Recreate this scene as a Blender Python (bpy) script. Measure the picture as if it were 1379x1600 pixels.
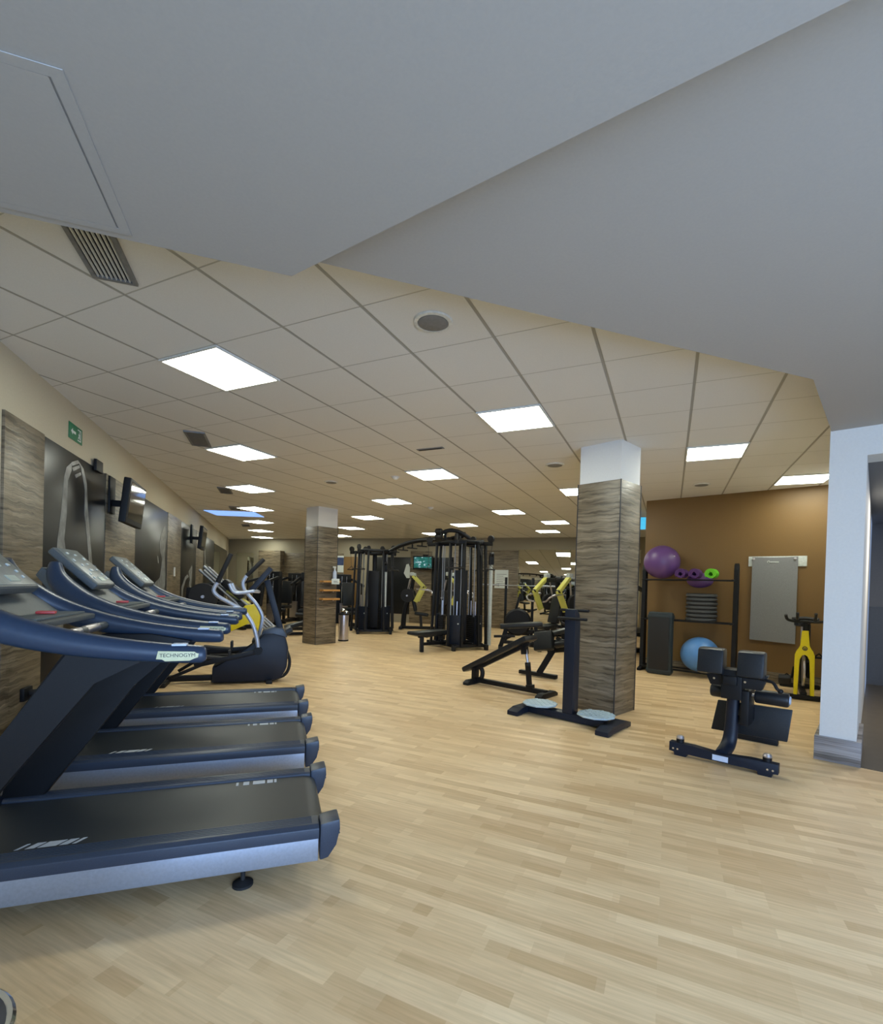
import bpy, bmesh, math, random
from mathutils import Vector, Matrix
random.seed(7)
for o in list(bpy.data.objects): bpy.data.objects.remove(o)
S = bpy.context.scene
COL = S.collection
PI = math.pi
R = math.radians

# ------------------------------------------------------------------ camera
CAM_H = 1.35936
YAW, PITCH, ROLL = R(18.7413), -0.0112, 0.0286
_f = Vector((math.sin(YAW)*math.cos(PITCH), math.cos(YAW)*math.cos(PITCH), math.sin(PITCH)))
_r = Vector((math.cos(YAW), -math.sin(YAW), 0))
_u = _r.cross(_f)
_r2 = math.cos(ROLL)*_r + math.sin(ROLL)*_u
_u2 = -math.sin(ROLL)*_r + math.cos(ROLL)*_u
cd = bpy.data.cameras.new('camera'); cam = bpy.data.objects.new('camera', cd); COL.objects.link(cam)
m = Matrix((( _r2.x, _u2.x, -_f.x, 0), (_r2.y, _u2.y, -_f.y, 0), (_r2.z, _u2.z, -_f.z, CAM_H), (0, 0, 0, 1)))
cam.matrix_world = m
cd.sensor_fit = 'VERTICAL'; cd.sensor_height = 36.0; cd.sensor_width = 36.0*1379/1600
cd.lens = 761.03/1600*36.0
cd.shift_y = 122.64/1600
cd.clip_start = 0.02; cd.clip_end = 200
S.camera = cam

# ------------------------------------------------------------------ light and exposure
S.view_settings.view_transform = 'Standard'; S.view_settings.look = 'None'
S.view_settings.gamma = 1.0; S.view_settings.use_curve_mapping = False
S.view_settings.exposure = 0.0
LAMP = 18.0                       # radiance of the ceiling panels
W = bpy.data.worlds.new('world'); S.world = W; W.use_nodes = True
W.node_tree.nodes['Background'].inputs[0].default_value = (0.45, 0.62, 1.0, 1)
W.node_tree.nodes['Background'].inputs[1].default_value = 0.5
def daylight(name, loc, sx, sy, power, rot, col):
    l = bpy.data.lights.new(name, 'AREA'); l.shape = 'RECTANGLE'; l.size = sx; l.size_y = sy
    l.energy = power; l.color = col
    o = bpy.data.objects.new(name, l); COL.objects.link(o); o.location = loc; o.rotation_euler = rot
    return o
# daylight that comes in through the window behind the camera
daylight('window_daylight', (1.2, -2.33, 1.3), 4.6, 2.3, 350, (R(90), 0, 0), (0.42, 0.63, 1.0))
v_ = daylight('side_room_fill', (6.6, 3.1, 2.48), .6, .6, 45, (0, 0, 0), (1, .95, .85))  # unseen fill light, added under the ceiling to brighten the side room

# ------------------------------------------------------------------ materials
def new_mat(name):
    mt = bpy.data.materials.new(name); mt.use_nodes = True
    nt = mt.node_tree; b = nt.nodes['Principled BSDF']
    return mt, nt, b
def lin(c):
    return tuple(((x/255)/12.92 if x/255 <= .04045 else ((x/255+.055)/1.055)**2.4) for x in c) + (1,)
def mat(name, col, rough=.5, metal=0, noise=.12, scale=40, bump=0, spec=.5, emit=None, estr=0, coat=0):
    mt, nt, b = new_mat(name)
    tc = nt.nodes.new('ShaderNodeTexCoord'); nz = nt.nodes.new('ShaderNodeTexNoise')
    nz.inputs['Scale'].default_value = scale; nz.inputs['Detail'].default_value = 3
    nt.links.new(tc.outputs['Object'], nz.inputs['Vector'])
    rp = nt.nodes.new('ShaderNodeValToRGB')
    rp.color_ramp.elements[0].position = .3; rp.color_ramp.elements[1].position = .7
    c = col if len(col) == 4 else col + (1,)
    rp.color_ramp.elements[0].color = tuple(x*(1-noise) for x in c[:3]) + (1,)
    rp.color_ramp.elements[1].color = tuple(min(1, x*(1+noise)) for x in c[:3]) + (1,)
    nt.links.new(nz.outputs['Fac'], rp.inputs['Fac']); nt.links.new(rp.outputs['Color'], b.inputs['Base Color'])
    b.inputs['Roughness'].default_value = rough; b.inputs['Metallic'].default_value = metal
    b.inputs['Specular IOR Level'].default_value = spec
    b.inputs['Coat Weight'].default_value = coat
    if bump:
        bp = nt.nodes.new('ShaderNodeBump'); bp.inputs['Strength'].default_value = bump; bp.inputs['Distance'].default_value = .01
        nt.links.new(nz.outputs['Fac'], bp.inputs['Height']); nt.links.new(bp.outputs['Normal'], b.inputs['Normal'])
    if emit:
        b.inputs['Emission Color'].default_value = emit + (1,); b.inputs['Emission Strength'].default_value = estr
    return mt
def mapping(nt, scale=(1, 1, 1), loc=(0, 0, 0), rot=(0, 0, 0)):
    tc = nt.nodes.new('ShaderNodeTexCoord'); mp = nt.nodes.new('ShaderNodeMapping')
    mp.inputs['Scale'].default_value = scale; mp.inputs['Location'].default_value = loc; mp.inputs['Rotation'].default_value = rot
    nt.links.new(tc.outputs['Object'], mp.inputs['Vector']); return mp
def mixc(nt, a, bb, fac, mode='MIX'):
    n = nt.nodes.new('ShaderNodeMix'); n.data_type = 'RGBA'; n.blend_type = mode
    for sock, v in ((n.inputs[6], a), (n.inputs[7], bb), (n.inputs[0], fac)):
        if isinstance(v, (tuple, float, int)): sock.default_value = v
        else: nt.links.new(v, sock)
    return n.outputs[2]
def ramp(nt, src, stops):
    r = nt.nodes.new('ShaderNodeValToRGB'); e = r.color_ramp.elements
    while len(e) < len(stops): e.new(.5)
    for i, (p, c) in enumerate(stops): e[i].position = p; e[i].color = c
    nt.links.new(src, r.inputs['Fac']); return r.outputs['Color']

def floor_material():
    mt, nt, b = new_mat('maple_strip_floor')
    mp = mapping(nt)
    def brick(w, h, off, c1, c2, mortar):
        n = nt.nodes.new('ShaderNodeTexBrick'); nt.links.new(mp.outputs[0], n.inputs['Vector'])
        n.offset = off; n.offset_frequency = 2; n.squash = 1.0
        n.inputs['Scale'].default_value = 1; n.inputs['Brick Width'].default_value = w; n.inputs['Row Height'].default_value = h
        n.inputs['Mortar Size'].default_value = mortar; n.inputs['Mortar Smooth'].default_value = .1
        n.inputs['Color1'].default_value = c1; n.inputs['Color2'].default_value = c2
        n.inputs['Mortar'].default_value = tuple(x*.82 for x in c1[:3]) + (1,)
        n.inputs['Bias'].default_value = 0
        return n.outputs['Color']
    a = brick(.43, .066, .37, lin((238, 210, 166)), lin((202, 168, 122)), .0004)
    c = brick(.31, .066, .61, lin((240, 214, 172)), lin((212, 178, 132)), .0)
    base = mixc(nt, a, c, .35)
    mp2 = mapping(nt, (1.4, 26, 1))
    nz = nt.nodes.new('ShaderNodeTexNoise'); nz.inputs['Scale'].default_value = 3; nz.inputs['Detail'].default_value = 5
    nt.links.new(mp2.outputs[0], nz.inputs['Vector'])
    g = ramp(nt, nz.outputs['Fac'], [(.3, (.86, .84, .80, 1)), (.7, (1.06, 1.06, 1.06, 1))])
    nt.links.new(mixc(nt, base, g, 1.0, 'MULTIPLY'), b.inputs['Base Color'])
    b.inputs['Roughness'].default_value = .42; b.inputs['Specular IOR Level'].default_value = .35
    return mt
def strip_wood(name, dark, mid, light, rough=.38):
    "wood cladding of thin stacked boards with wavy edges, knots and uneven tone"
    mt, nt, b = new_mat(name)
    tc = nt.nodes.new('ShaderNodeTexCoord'); sp = nt.nodes.new('ShaderNodeSeparateXYZ'); nt.links.new(tc.outputs['Object'], sp.inputs[0])
    ad = nt.nodes.new('ShaderNodeMath'); ad.operation = 'ADD'; nt.links.new(sp.outputs[0], ad.inputs[0]); nt.links.new(sp.outputs[1], ad.inputs[1])
    cb = nt.nodes.new('ShaderNodeCombineXYZ'); nt.links.new(ad.outputs[0], cb.inputs[0]); nt.links.new(sp.outputs[2], cb.inputs[1])
    wv = nt.nodes.new('ShaderNodeTexNoise'); wv.inputs['Scale'].default_value = 7; wv.inputs['Detail'].default_value = 2; nt.links.new(cb.outputs[0], wv.inputs['Vector'])
    wm_ = nt.nodes.new('ShaderNodeMath'); wm_.operation = 'MULTIPLY_ADD'; wm_.inputs[1].default_value = .045; nt.links.new(wv.outputs['Fac'], wm_.inputs[0]); nt.links.new(sp.outputs[2], wm_.inputs[2])
    cw = nt.nodes.new('ShaderNodeCombineXYZ'); nt.links.new(ad.outputs[0], cw.inputs[0]); nt.links.new(wm_.outputs[0], cw.inputs[1])
    def brick(w, h, off, c1, c2, mo, ms):
        n = nt.nodes.new('ShaderNodeTexBrick'); nt.links.new(cw.outputs[0], n.inputs['Vector']); n.offset = off
        n.inputs['Scale'].default_value = 1; n.inputs['Brick Width'].default_value = w; n.inputs['Row Height'].default_value = h
        n.inputs['Mortar Size'].default_value = ms; n.inputs['Mortar Smooth'].default_value = .6
        n.inputs['Color1'].default_value = c1; n.inputs['Color2'].default_value = c2; n.inputs['Mortar'].default_value = mo
        return n
    b1 = brick(.83, .036, .37, light, mid, dark, .0022); b2 = brick(.57, .0585, .23, mid, light, mid, .0006)
    base = mixc(nt, b1.outputs['Color'], b2.outputs['Color'], .45)
    mp = nt.nodes.new('ShaderNodeMapping'); mp.inputs['Scale'].default_value = (2.0, 24, 1); nt.links.new(cw.outputs[0], mp.inputs['Vector'])
    n1 = nt.nodes.new('ShaderNodeTexNoise'); n1.inputs['Scale'].default_value = 1.3; n1.inputs['Detail'].default_value = 5; n1.inputs['Distortion'].default_value = .4
    nt.links.new(mp.outputs[0], n1.inputs['Vector'])
    gr = ramp(nt, n1.outputs['Fac'], [(.36, (.45, .43, .40, 1)), (.48, (.92, .92, .92, 1)), (.64, (1.2, 1.2, 1.2, 1))])
    col = mixc(nt, base, gr, 1.0, 'MULTIPLY')
    mk = nt.nodes.new('ShaderNodeMapping'); mk.inputs['Scale'].default_value = (9, 26, 1); nt.links.new(cw.outputs[0], mk.inputs['Vector'])
    nk = nt.nodes.new('ShaderNodeTexNoise'); nk.inputs['Scale'].default_value = .9; nk.inputs['Detail'].default_value = 1; nt.links.new(mk.outputs[0], nk.inputs['Vector'])
    kn = ramp(nt, nk.outputs['Fac'], [(.24, (.55, .52, .48, 1)), (.32, (1, 1, 1, 1))])
    nt.links.new(mixc(nt, col, kn, 1.0, 'MULTIPLY'), b.inputs['Base Color'])
    bp = nt.nodes.new('ShaderNodeBump'); bp.inputs['Strength'].default_value = .35; bp.inputs['Distance'].default_value = .01
    nt.links.new(n1.outputs['Fac'], bp.inputs['Height']); nt.links.new(bp.outputs['Normal'], b.inputs['Normal'])
    b.inputs['Roughness'].default_value = rough
    return mt
def tile_material():
    "square mineral tiles on a grid: wide recessed runners one way, thin joints the other"
    mt, nt, b = new_mat('ceiling_tiles')
    mp = mapping(nt); sx = nt.nodes.new('ShaderNodeSeparateXYZ'); nt.links.new(mp.outputs[0], sx.inputs[0])
    def line(sock, half, w):
        p = nt.nodes.new('ShaderNodeMath'); p.operation = 'PINGPONG'; p.inputs[1].default_value = half; nt.links.new(sock, p.inputs[0])
        r = nt.nodes.new('ShaderNodeMapRange'); r.inputs[1].default_value = w*.8; r.inputs[2].default_value = w*1.2; r.inputs[3].default_value = 1; r.inputs[4].default_value = 0
        nt.links.new(p.outputs[0], r.inputs[0]); return r.outputs[0]
    la, lb = line(sx.outputs[0], .3, .0105), line(sx.outputs[1], .30807, .0045)
    nz = nt.nodes.new('ShaderNodeTexNoise'); nz.inputs['Scale'].default_value = 220
    nt.links.new(mp.outputs[0], nz.inputs['Vector'])
    c = lin((222, 220, 215))
    g = ramp(nt, nz.outputs['Fac'], [(.35, tuple(x*.95 for x in c[:3])+(1,)), (.65, c)])
    c1 = mixc(nt, g, lin((180, 177, 168)), lb)
    nt.links.new(mixc(nt, c1, lin((160, 157, 148)), la), b.inputs['Base Color'])
    mx = nt.nodes.new('ShaderNodeMath'); mx.operation = 'MAXIMUM'; nt.links.new(la, mx.inputs[0]); nt.links.new(lb, mx.inputs[1])
    bp = nt.nodes.new('ShaderNodeBump'); bp.inputs['Strength'].default_value = .5; bp.inputs['Distance'].default_value = .01; bp.invert = True
    nt.links.new(mx.outputs[0], bp.inputs['Height']); nt.links.new(bp.outputs['Normal'], b.inputs['Normal'])
    b.inputs['Roughness'].default_value = .85
    return mt
M = dict(
    floor=floor_material(), tile=tile_material(),
    wood=strip_wood('strip_wood_cladding', lin((54, 45, 33)), lin((98, 86, 67)), lin((138, 126, 105))),
    plinth=strip_wood('grey_wood_plinth', lin((96, 92, 92)), lin((138, 132, 130)), lin((170, 165, 162))),
    dark_floor=mat('dark_side_floor', lin((92, 82, 66)), .35, noise=.1, scale=6),
    white=mat('white_wall_paint', lin((220, 218, 212)), .7, noise=.02, scale=60, bump=.03),
    cream=mat('cream_wall_paint', lin((196, 186, 162)), .7, noise=.03, scale=60, bump=.03),
    olive=mat('olive_grey_wall_paint', lin((150, 142, 122)), .7, noise=.03, scale=60, bump=.03),
    soffit=mat('grey_soffit_paint', lin((166, 163, 158)), .75, noise=.02, scale=90, bump=.03),
    brown=mat('ochre_brown_wall_paint', lin((118, 90, 48)), .5, noise=.05, scale=90, bump=.04),
    grey=mat('grey_room_paint', lin((120, 120, 122)), .7, noise=.03),
    tilegrey=mat('dark_grey_wall_tile', lin((86, 88, 92)), .45, noise=.05),
    black=mat('black_powder_coat', (.006, .0065, .008), .5, noise=.2, scale=200, spec=.3),
    navy=mat('blue_black_powder_coat', (.0075, .012, .024), .45, noise=.15, scale=200, spec=.35),
    vinyl=mat('black_vinyl', (.010, .012, .015), .4, noise=.2, scale=120, bump=.05, spec=.4),
    rubber=mat('black_rubber', (.012, .012, .013), .7, noise=.2, scale=150),
    belt=mat('treadmill_belt', (.022, .027, .032), .45, noise=.12, scale=300, bump=.03),
    ledge=mat('treadmill_ledge_plastic', (.030, .042, .066), .38, noise=.1, scale=200),
    arm=mat('treadmill_arm_paint', (.022, .040, .075), .32, noise=.06, scale=60),
    silver=mat('brushed_aluminium', (.36, .41, .50), .34, metal=.6, noise=.06, scale=80),
    tube=mat('silver_painted_tube', (.50, .55, .66), .28, metal=.35, noise=.04, scale=60),
    rodsteel=mat('ground_steel_rod', (.30, .31, .32), .38, metal=.7, noise=.04, scale=60),
    chrome=mat('chrome', (.78, .79, .80), .12, metal=1, noise=.03),
    steel=mat('brushed_steel', (.55, .53, .56), .3, metal=.9, noise=.05, scale=30),
    greyplastic=mat('grey_plastic', (.085, .097, .10), .45, noise=.08, scale=90),
    console=mat('grey_console_panel', (.12, .145, .15), .35, noise=.1, scale=60),
    glass=mat('dark_screen_glass', (.010, .012, .014), .08, noise=.05, coat=.5),
    lcd=mat('pale_lcd', (.45, .52, .46), .3),
    red=mat('red_plastic', lin((205, 70, 66)), .4),
    mark=mat('white_print', lin((186, 192, 200)), .6, noise=.05),
    labelw=mat('white_sticker', lin((200, 212, 232)), .5, noise=.05),
    labelc=mat('cream_badge', lin((205, 205, 165)), .45, noise=.05),
    ink=mat('dark_ink', (.03, .03, .035), .5),
    green=mat('safety_green', lin((0, 112, 70)), .5, noise=.06),
    poster=mat('black_poster_print', (.011, .012, .013), .30, noise=.25, scale=3, spec=.3),
    skin=mat('grey_photo_print', (.20, .205, .20), .35, noise=.45, scale=9),
    yellow=mat('yellow_plastic', lin((226, 208, 12)), .4, noise=.04),
    lime=mat('pale_yellow_lever', lin((212, 208, 104)), .4, noise=.05),
    purple=mat('purple_ball_vinyl', lin((98, 66, 122)), .38, noise=.04, scale=12),
    violet=mat('dark_purple_foam', lin((84, 46, 108)), .8, noise=.1, scale=150),
    limefoam=mat('lime_green_foam', lin((110, 205, 40)), .75, noise=.08, scale=150),
    blueball=mat('blue_ball_vinyl', lin((88, 142, 206)), .38, noise=.04, scale=12),
    stepplastic=mat('dark_teal_step_plastic', (.016, .028, .034), .5, noise=.15, scale=60),
    disc=mat('grey_balance_rubber', (.05, .053, .055), .6, noise=.15, scale=80),
    mat_grey=mat('grey_hanging_mat', lin((128, 130, 134)), .85, noise=.1, scale=140, bump=.1),
    platew=mat('off_white_rail', lin((198, 206, 204)), .5),
    shelf=mat('light_oak_shelf', lin((186, 136, 72)), .5, noise=.15, scale=14),
    paper=mat('white_paper', lin((212, 220, 218)), .7, noise=.04),
    bluep=mat('blue_notice_print', lin((56, 72, 110)), .5, noise=.3, scale=8),
    plastic_w=mat('white_plastic', lin((214, 214, 208)), .4),
    grille=mat('grey_grille', lin((122, 122, 122)), .6, noise=.1),
    vent_dark=mat('vent_shadow_interior', (.01, .01, .014), .9),
    dimple=mat('grey_dimpled_plate', lin((176, 196, 206)), .35, metal=.2, noise=.05, scale=60),
    lamp=mat('lit_lamp_diffuser', (.9, .9, .88), .5, emit=(.96, 1.0, .87), estr=LAMP),
    bluelamp=mat('lit_blue_panel', (.3, .4, .8), .5, emit=(.22, .42, .92), estr=1.2),
    bluesign=mat('lit_blue_sign', (.1, .4, .6), .5, emit=(.06, .50, .85), estr=1.0),
)
def mirror_mat():
    mt, nt, b = new_mat('mirror_glass'); b.inputs['Metallic'].default_value = 1; b.inputs['Roughness'].default_value = .01
    nz = nt.nodes.new('ShaderNodeTexNoise'); nz.inputs['Scale'].default_value = 2
    nt.links.new(ramp(nt, nz.outputs['Fac'], [(.3, (.66, .68, .64, 1)), (.7, (.68, .70, .66, 1))]), b.inputs['Base Color']); return mt
M['mirror'] = mirror_mat()
def screen_mat(name, a, bcol, strength):
    mt, nt, b = new_mat(name)
    mp = mapping(nt, (3, 3, 5)); nz = nt.nodes.new('ShaderNodeTexNoise'); nz.inputs['Scale'].default_value = 3; nz.inputs['Detail'].default_value = 4
    nt.links.new(mp.outputs[0], nz.inputs['Vector'])
    c = ramp(nt, nz.outputs['Fac'], [(.35, a), (.55, bcol), (.68, (.7, .85, .9, 1))])
    nt.links.new(c, b.inputs['Emission Color']); b.inputs['Emission Strength'].default_value = strength
    b.inputs['Base Color'].default_value = (.02, .02, .02, 1); b.inputs['Roughness'].default_value = .15
    return mt
M['tv_on'] = screen_mat('lit_tv_picture', (.01, .10, .07, 1), (.02, .16, .16, 1), 1.0)

# ------------------------------------------------------------------ mesh helpers
class MB:
    def __init__(s, off=(0, 0, 0)): s.bm = bmesh.new(); s.off = Vector(off)
    def _bev(s, vs, bev, seg):
        if bev > 0:
            es = list({e for v in vs for e in v.link_edges})
            bmesh.ops.bevel(s.bm, geom=es, offset=bev, segments=seg, profile=.6, affect='EDGES')
    def box(s, c, size, rz=0, rx=0, ry=0, bev=0, seg=2):
        mt = Matrix.Translation(Vector(c)-s.off) @ Matrix.Rotation(rz, 4, 'Z') @ Matrix.Rotation(ry, 4, 'Y') @ Matrix.Rotation(rx, 4, 'X') @ Matrix.Diagonal((*size, 1))
        g = bmesh.ops.create_cube(s.bm, size=1, matrix=mt); s._bev(g['verts'], bev, seg); return s
    def bounds(s, x0, x1, y0, y1, z0, z1, bev=0, seg=2):
        return s.box(((x0+x1)/2, (y0+y1)/2, (z0+z1)/2), (x1-x0, y1-y0, z1-z0), bev=bev, seg=seg)
    def bar(s, p0, p1, w, h, bev=.004, up=(0, 0, 1)):
        "rectangular bar from p0 to p1: w sideways, h towards up"
        p0, p1 = Vector(p0)-s.off, Vector(p1)-s.off; d = (p1-p0); L = d.length; d.normalize()
        u = Vector(up)
        if abs(d.dot(u)) > .98: u = Vector((0, 1, 0))
        sd = d.cross(u).normalized(); u = sd.cross(d)
        mt = Matrix(((d.x*L, sd.x*w, u.x*h, (p0.x+p1.x)/2), (d.y*L, sd.y*w, u.y*h, (p0.y+p1.y)/2), (d.z*L, sd.z*w, u.z*h, (p0.z+p1.z)/2), (0, 0, 0, 1)))
        g = bmesh.ops.create_cube(s.bm, size=1, matrix=mt); s._bev(g['verts'], bev, 2); return s
    def tube(s, pts, r, n=10, smooth=0, closed=False, flat=1.0):
        pts = [Vector(p)-s.off for p in pts]
        rr = list(r) if isinstance(r, (list, tuple)) else [r]*len(pts)
        for _ in range(smooth):
            q, qr = [], []
            N = len(pts)
            for i in range(N-1 if not closed else N):
                p0, p1, p2, p3 = pts[(i-1) % N if closed or i else 0], pts[i], pts[(i+1) % N], pts[(i+2) % N if closed or i+2 < N else N-1]
                q += [p1, (-p0+9*p1+9*p2-p3)/16]; qr += [rr[i], (rr[i]+rr[(i+1) % N])/2]
            if not closed: q.append(pts[-1]); qr.append(rr[-1])
            pts, rr = q, qr
        N = len(pts); rings = []; nrm = None
        for i, p in enumerate(pts):
            if closed: t = pts[(i+1) % N]-pts[i-1]
            else: t = pts[min(i+1, N-1)]-pts[max(i-1, 0)]
            t.normalize()
            if nrm is None:
                a = Vector((0, 0, 1)) if abs(t.z) < .9 else Vector((0, 1, 0))
                nrm = (a-t*a.dot(t)).normalized()
            else: nrm = (nrm-t*nrm.dot(t)).normalized()
            bn = t.cross(nrm)
            rings.append([s.bm.verts.new(p+nrm*(math.cos(2*PI*k/n)*rr[i])+bn*(math.sin(2*PI*k/n)*rr[i]*flat)) for k in range(n)])
        for i in range(N if closed else N-1):
            a, b = rings[i], rings[(i+1) % N]
            for k in range(n): s.bm.faces.new((a[k], a[(k+1) % n], b[(k+1) % n], b[k]))
        if not closed: s.bm.faces.new(rings[0][::-1]); s.bm.faces.new(rings[-1])
        return s
    def cyl(s, p0, p1, r, r1=None, n=20): return s.tube([p0, p1], [r, r if r1 is None else r1], n=n)
    def rod(s, p0, p1, r, n=18, e=.3):
        "cylinder with rounded ends"
        p0, p1 = Vector(p0), Vector(p1); d = (p1-p0).normalized(); k = r*e
        return s.tube([p0, p0+d*k*.3, p0+d*k, p1-d*k, p1-d*k*.3, p1], [r*.72, r*.92, r, r, r*.92, r*.72], n=n)
    def prism(s, poly, u, v, o, t, bev=0):
        "polygon poly (u,v pairs) at origin o, thickened by t along u x v (centred)"
        u, v, o = Vector(u).normalized(), Vector(v).normalized(), Vector(o)-s.off; w = u.cross(v).normalized()
        A = [s.bm.verts.new(o+u*a+v*b-w*t/2) for a, b in poly]; B = [s.bm.verts.new(o+u*a+v*b+w*t/2) for a, b in poly]
        n = len(poly)
        s.bm.faces.new(A[::-1]); s.bm.faces.new(B)
        for i in range(n): s.bm.faces.new((A[i], A[(i+1) % n], B[(i+1) % n], B[i]))
        if bev: s._bev(A+B, bev, 2)
        return s
    def lathe(s, prof, c=(0, 0, 0), n=28, ax=None):
        c = Vector(c)-s.off; rings = []
        q = Vector((0, 0, 1)).rotation_difference(Vector(ax)) if ax else None
        for r, z in prof:
            ring = []
            for k in range(n):
                p = Vector((math.cos(2*PI*k/n)*r, math.sin(2*PI*k/n)*r, z))
                if q: p = q @ p
                ring.append(s.bm.verts.new(c+p))
            rings.append(ring)
        for a, b in zip(rings, rings[1:]):
            for k in range(n): s.bm.faces.new((a[k], a[(k+1) % n], b[(k+1) % n], b[k]))
        s.bm.faces.new(rings[0][::-1]); s.bm.faces.new(rings[-1]); return s
    def ell(s, c, rad, n=32):
        mt = Matrix.Translation(Vector(c)-s.off) @ Matrix.Diagonal((*rad, 1))
        bmesh.ops.create_uvsphere(s.bm, u_segments=n, v_segments=n//2, radius=1, matrix=mt); return s
    def ring(s, c, r, t, ax=(0, 1, 0), n=28):
        q = Vector((0, 0, 1)).rotation_difference(Vector(ax)); c = Vector(c)
        return s.tube([c+q @ Vector((math.cos(2*PI*k/n)*r, math.sin(2*PI*k/n)*r, 0)) for k in range(n)], t, n=8, closed=True)
    def build(s, name, material, parent=None, angle=35):
        bmesh.ops.recalc_face_normals(s.bm, faces=s.bm.faces)
        me = bpy.data.meshes.new(name); s.bm.to_mesh(me); s.bm.free()
        me.materials.append(M[material] if isinstance(material, str) else material)
        me.polygons.foreach_set('use_smooth', [True]*len(me.polygons))
        me.set_sharp_from_angle(angle=R(angle))
        o = bpy.data.objects.new(name, me); COL.objects.link(o)
        if parent: o.parent = parent
        return o
def thing(name, label, cat, loc=(0, 0, 0), rz=0, group=None):
    o = bpy.data.objects.new(name, None); COL.objects.link(o); o.empty_display_size = .1
    o.location = loc; o.rotation_euler = (0, 0, rz); tag(o, label, cat, group); return o
def tag(o, label, cat, group=None):
    o['label'] = label; o['category'] = cat
    if group: o['group'] = group
    return o
def struct(o, label=None):
    o['kind'] = 'structure'
    if label: o['label'] = label
    return o
def copy_tree(o, loc, rz=None, label=None, parent=None):
    c = o.copy(); COL.objects.link(c)
    if parent: c.parent = parent
    else:
        c.location = loc
        if rz is not None: c.rotation_euler = (0, 0, rz)
        if label: c['label'] = label
    for ch in list(o.children): copy_tree(ch, None, parent=c)
    return c
def text(name, body, size, material, parent, loc, rot, depth=.001):
    cu = bpy.data.curves.new(name, 'FONT'); cu.body = body; cu.size = size; cu.extrude = depth; cu.align_x = 'CENTER'; cu.align_y = 'CENTER'
    t = bpy.data.objects.new(name, cu); COL.objects.link(t)
    dg = bpy.context.evaluated_depsgraph_get(); me = bpy.data.meshes.new_from_object(t.evaluated_get(dg))
    bpy.data.objects.remove(t); bpy.data.curves.remove(cu)
    me.name = name; me.materials.clear(); me.materials.append(M[material])
    o = bpy.data.objects.new(name, me); COL.objects.link(o); o.location = loc; o.rotation_euler = rot
    if parent: o.parent = parent
    return o
def frame(o, x, y=None, rz=0):
    o.location = (x, y, 0); o.rotation_euler = (0, 0, rz); return o

# ------------------------------------------------------------------ the room
CEIL = 2.9705
GA = PI/4 - .02                       # turn of the ceiling and floor grid against the left wall
U30 = Vector((.4924, -.8704, 0)); V30 = Vector((.8704, .4924, 0))     # second direction family of the room
TH = math.atan2(U30.y, U30.x)
def flat_poly(name, pts, z0, z1, material, rz=0, o=(0, 0)):
    "horizontal slab with outline pts (world xy), built in a frame turned by rz at o"
    c, s_ = math.cos(-rz), math.sin(-rz)
    loc = [((x-o[0])*c-(y-o[1])*s_, (x-o[0])*s_+(y-o[1])*c) for x, y in pts]
    b = MB(); b.prism(loc, (1, 0, 0), (0, 1, 0), (0, 0, (z0+z1)/2), abs(z1-z0))
    ob = b.build(name, material); ob.location = (o[0], o[1], 0); ob.rotation_euler = (0, 0, rz); return ob
def wall(name, p, q, z0, z1, t, material, side=1, kind=True):
    "upright slab from p to q (xy); its room face lies on the line, thickness goes to the left (side=1) of p->q"
    p, q = Vector((p[0], p[1], 0)), Vector((q[0], q[1], 0)); d = (q-p); L = d.length
    b = MB(); b.bounds(0, L, 0 if side > 0 else -t, t if side > 0 else 0, z0, z1)
    o = b.build(name, material); o.location = p; o.rotation_euler = (0, 0, math.atan2(d.y, d.x))
    if kind: struct(o)
    return o
LW = -1.86
B0 = Vector((LW, 21.5, 0)); UB = Vector((.787, -.617, 0)); NB = Vector((-.617, -.787, 0))
def bk(t): v = B0+UB*t; return (v.x, v.y)
P0, P1 = Vector((4.31, 2.81, 0)), Vector((4.4267, 2.6037, 0))
CA = Vector((6.25, 7.12, 0)); CB = Vector((7.65, 4.69, 0))      # brown wall ends
E_ = (12.193, 10.482)
main = [(LW, -2.2), (7.15, -2.2), (5.27, 1.12), (P1.x, P1.y), (P0.x, P0.y), (CB.x, CB.y), (CA.x, CA.y), E_, (B0.x, B0.y)]
gx0, gy0 = .12, -.0943
c_, s_ = math.cos(GA), math.sin(GA)
GO = (c_*gx0+s_*gy0, -s_*gx0+c_*gy0)
struct(flat_poly('floor', main, -.06, 0, 'floor', -GA))
struct(flat_poly('ceiling', main, CEIL, CEIL+.06, 'tile', -GA, GO))
wall('wall_left', (LW, 21.5), (LW, -2.2), 0, CEIL, .1, 'cream', -1)
wall('wall_back', bk(0), E_, 0, CEIL, .1, 'olive')
wall('wall_brown', (CA.x, CA.y), (CB.x, CB.y), 0, CEIL, .1, 'brown')
ra = CA+V30*.101
wall('wall_return', E_, (ra.x, ra.y), 0, CEIL, .1, 'cream')
# partition ending in the white pier
part_end = P0+V30*3.84
o = MB(); o.prism([(0, 0), (3.83, 0), (3.83, -.237), (0, -.237)], V30, (-V30.y, V30.x, 0), (P0.x, P0.y, CEIL/2), CEIL)
struct(o.build('wall_partition', 'white'))
pl = MB(); pl.box((*(P0*.5+P1*.5+V30*.38)[:2], .1), (.8, .30, .2), rz=math.atan2(V30.y, V30.x), bev=.004)
struct(pl.build('baseboard_pier', 'plinth'))
bb = MB(); bb.bounds(0, 2.78, -.025, 0, 0, .17, bev=.004); o = bb.build('baseboard_brown', 'wood'); o.location = (CA.x, CA.y, 0); o.rotation_euler = (0, 0, math.atan2(CB.y-CA.y, CB.x-CA.x)); struct(o)
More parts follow.
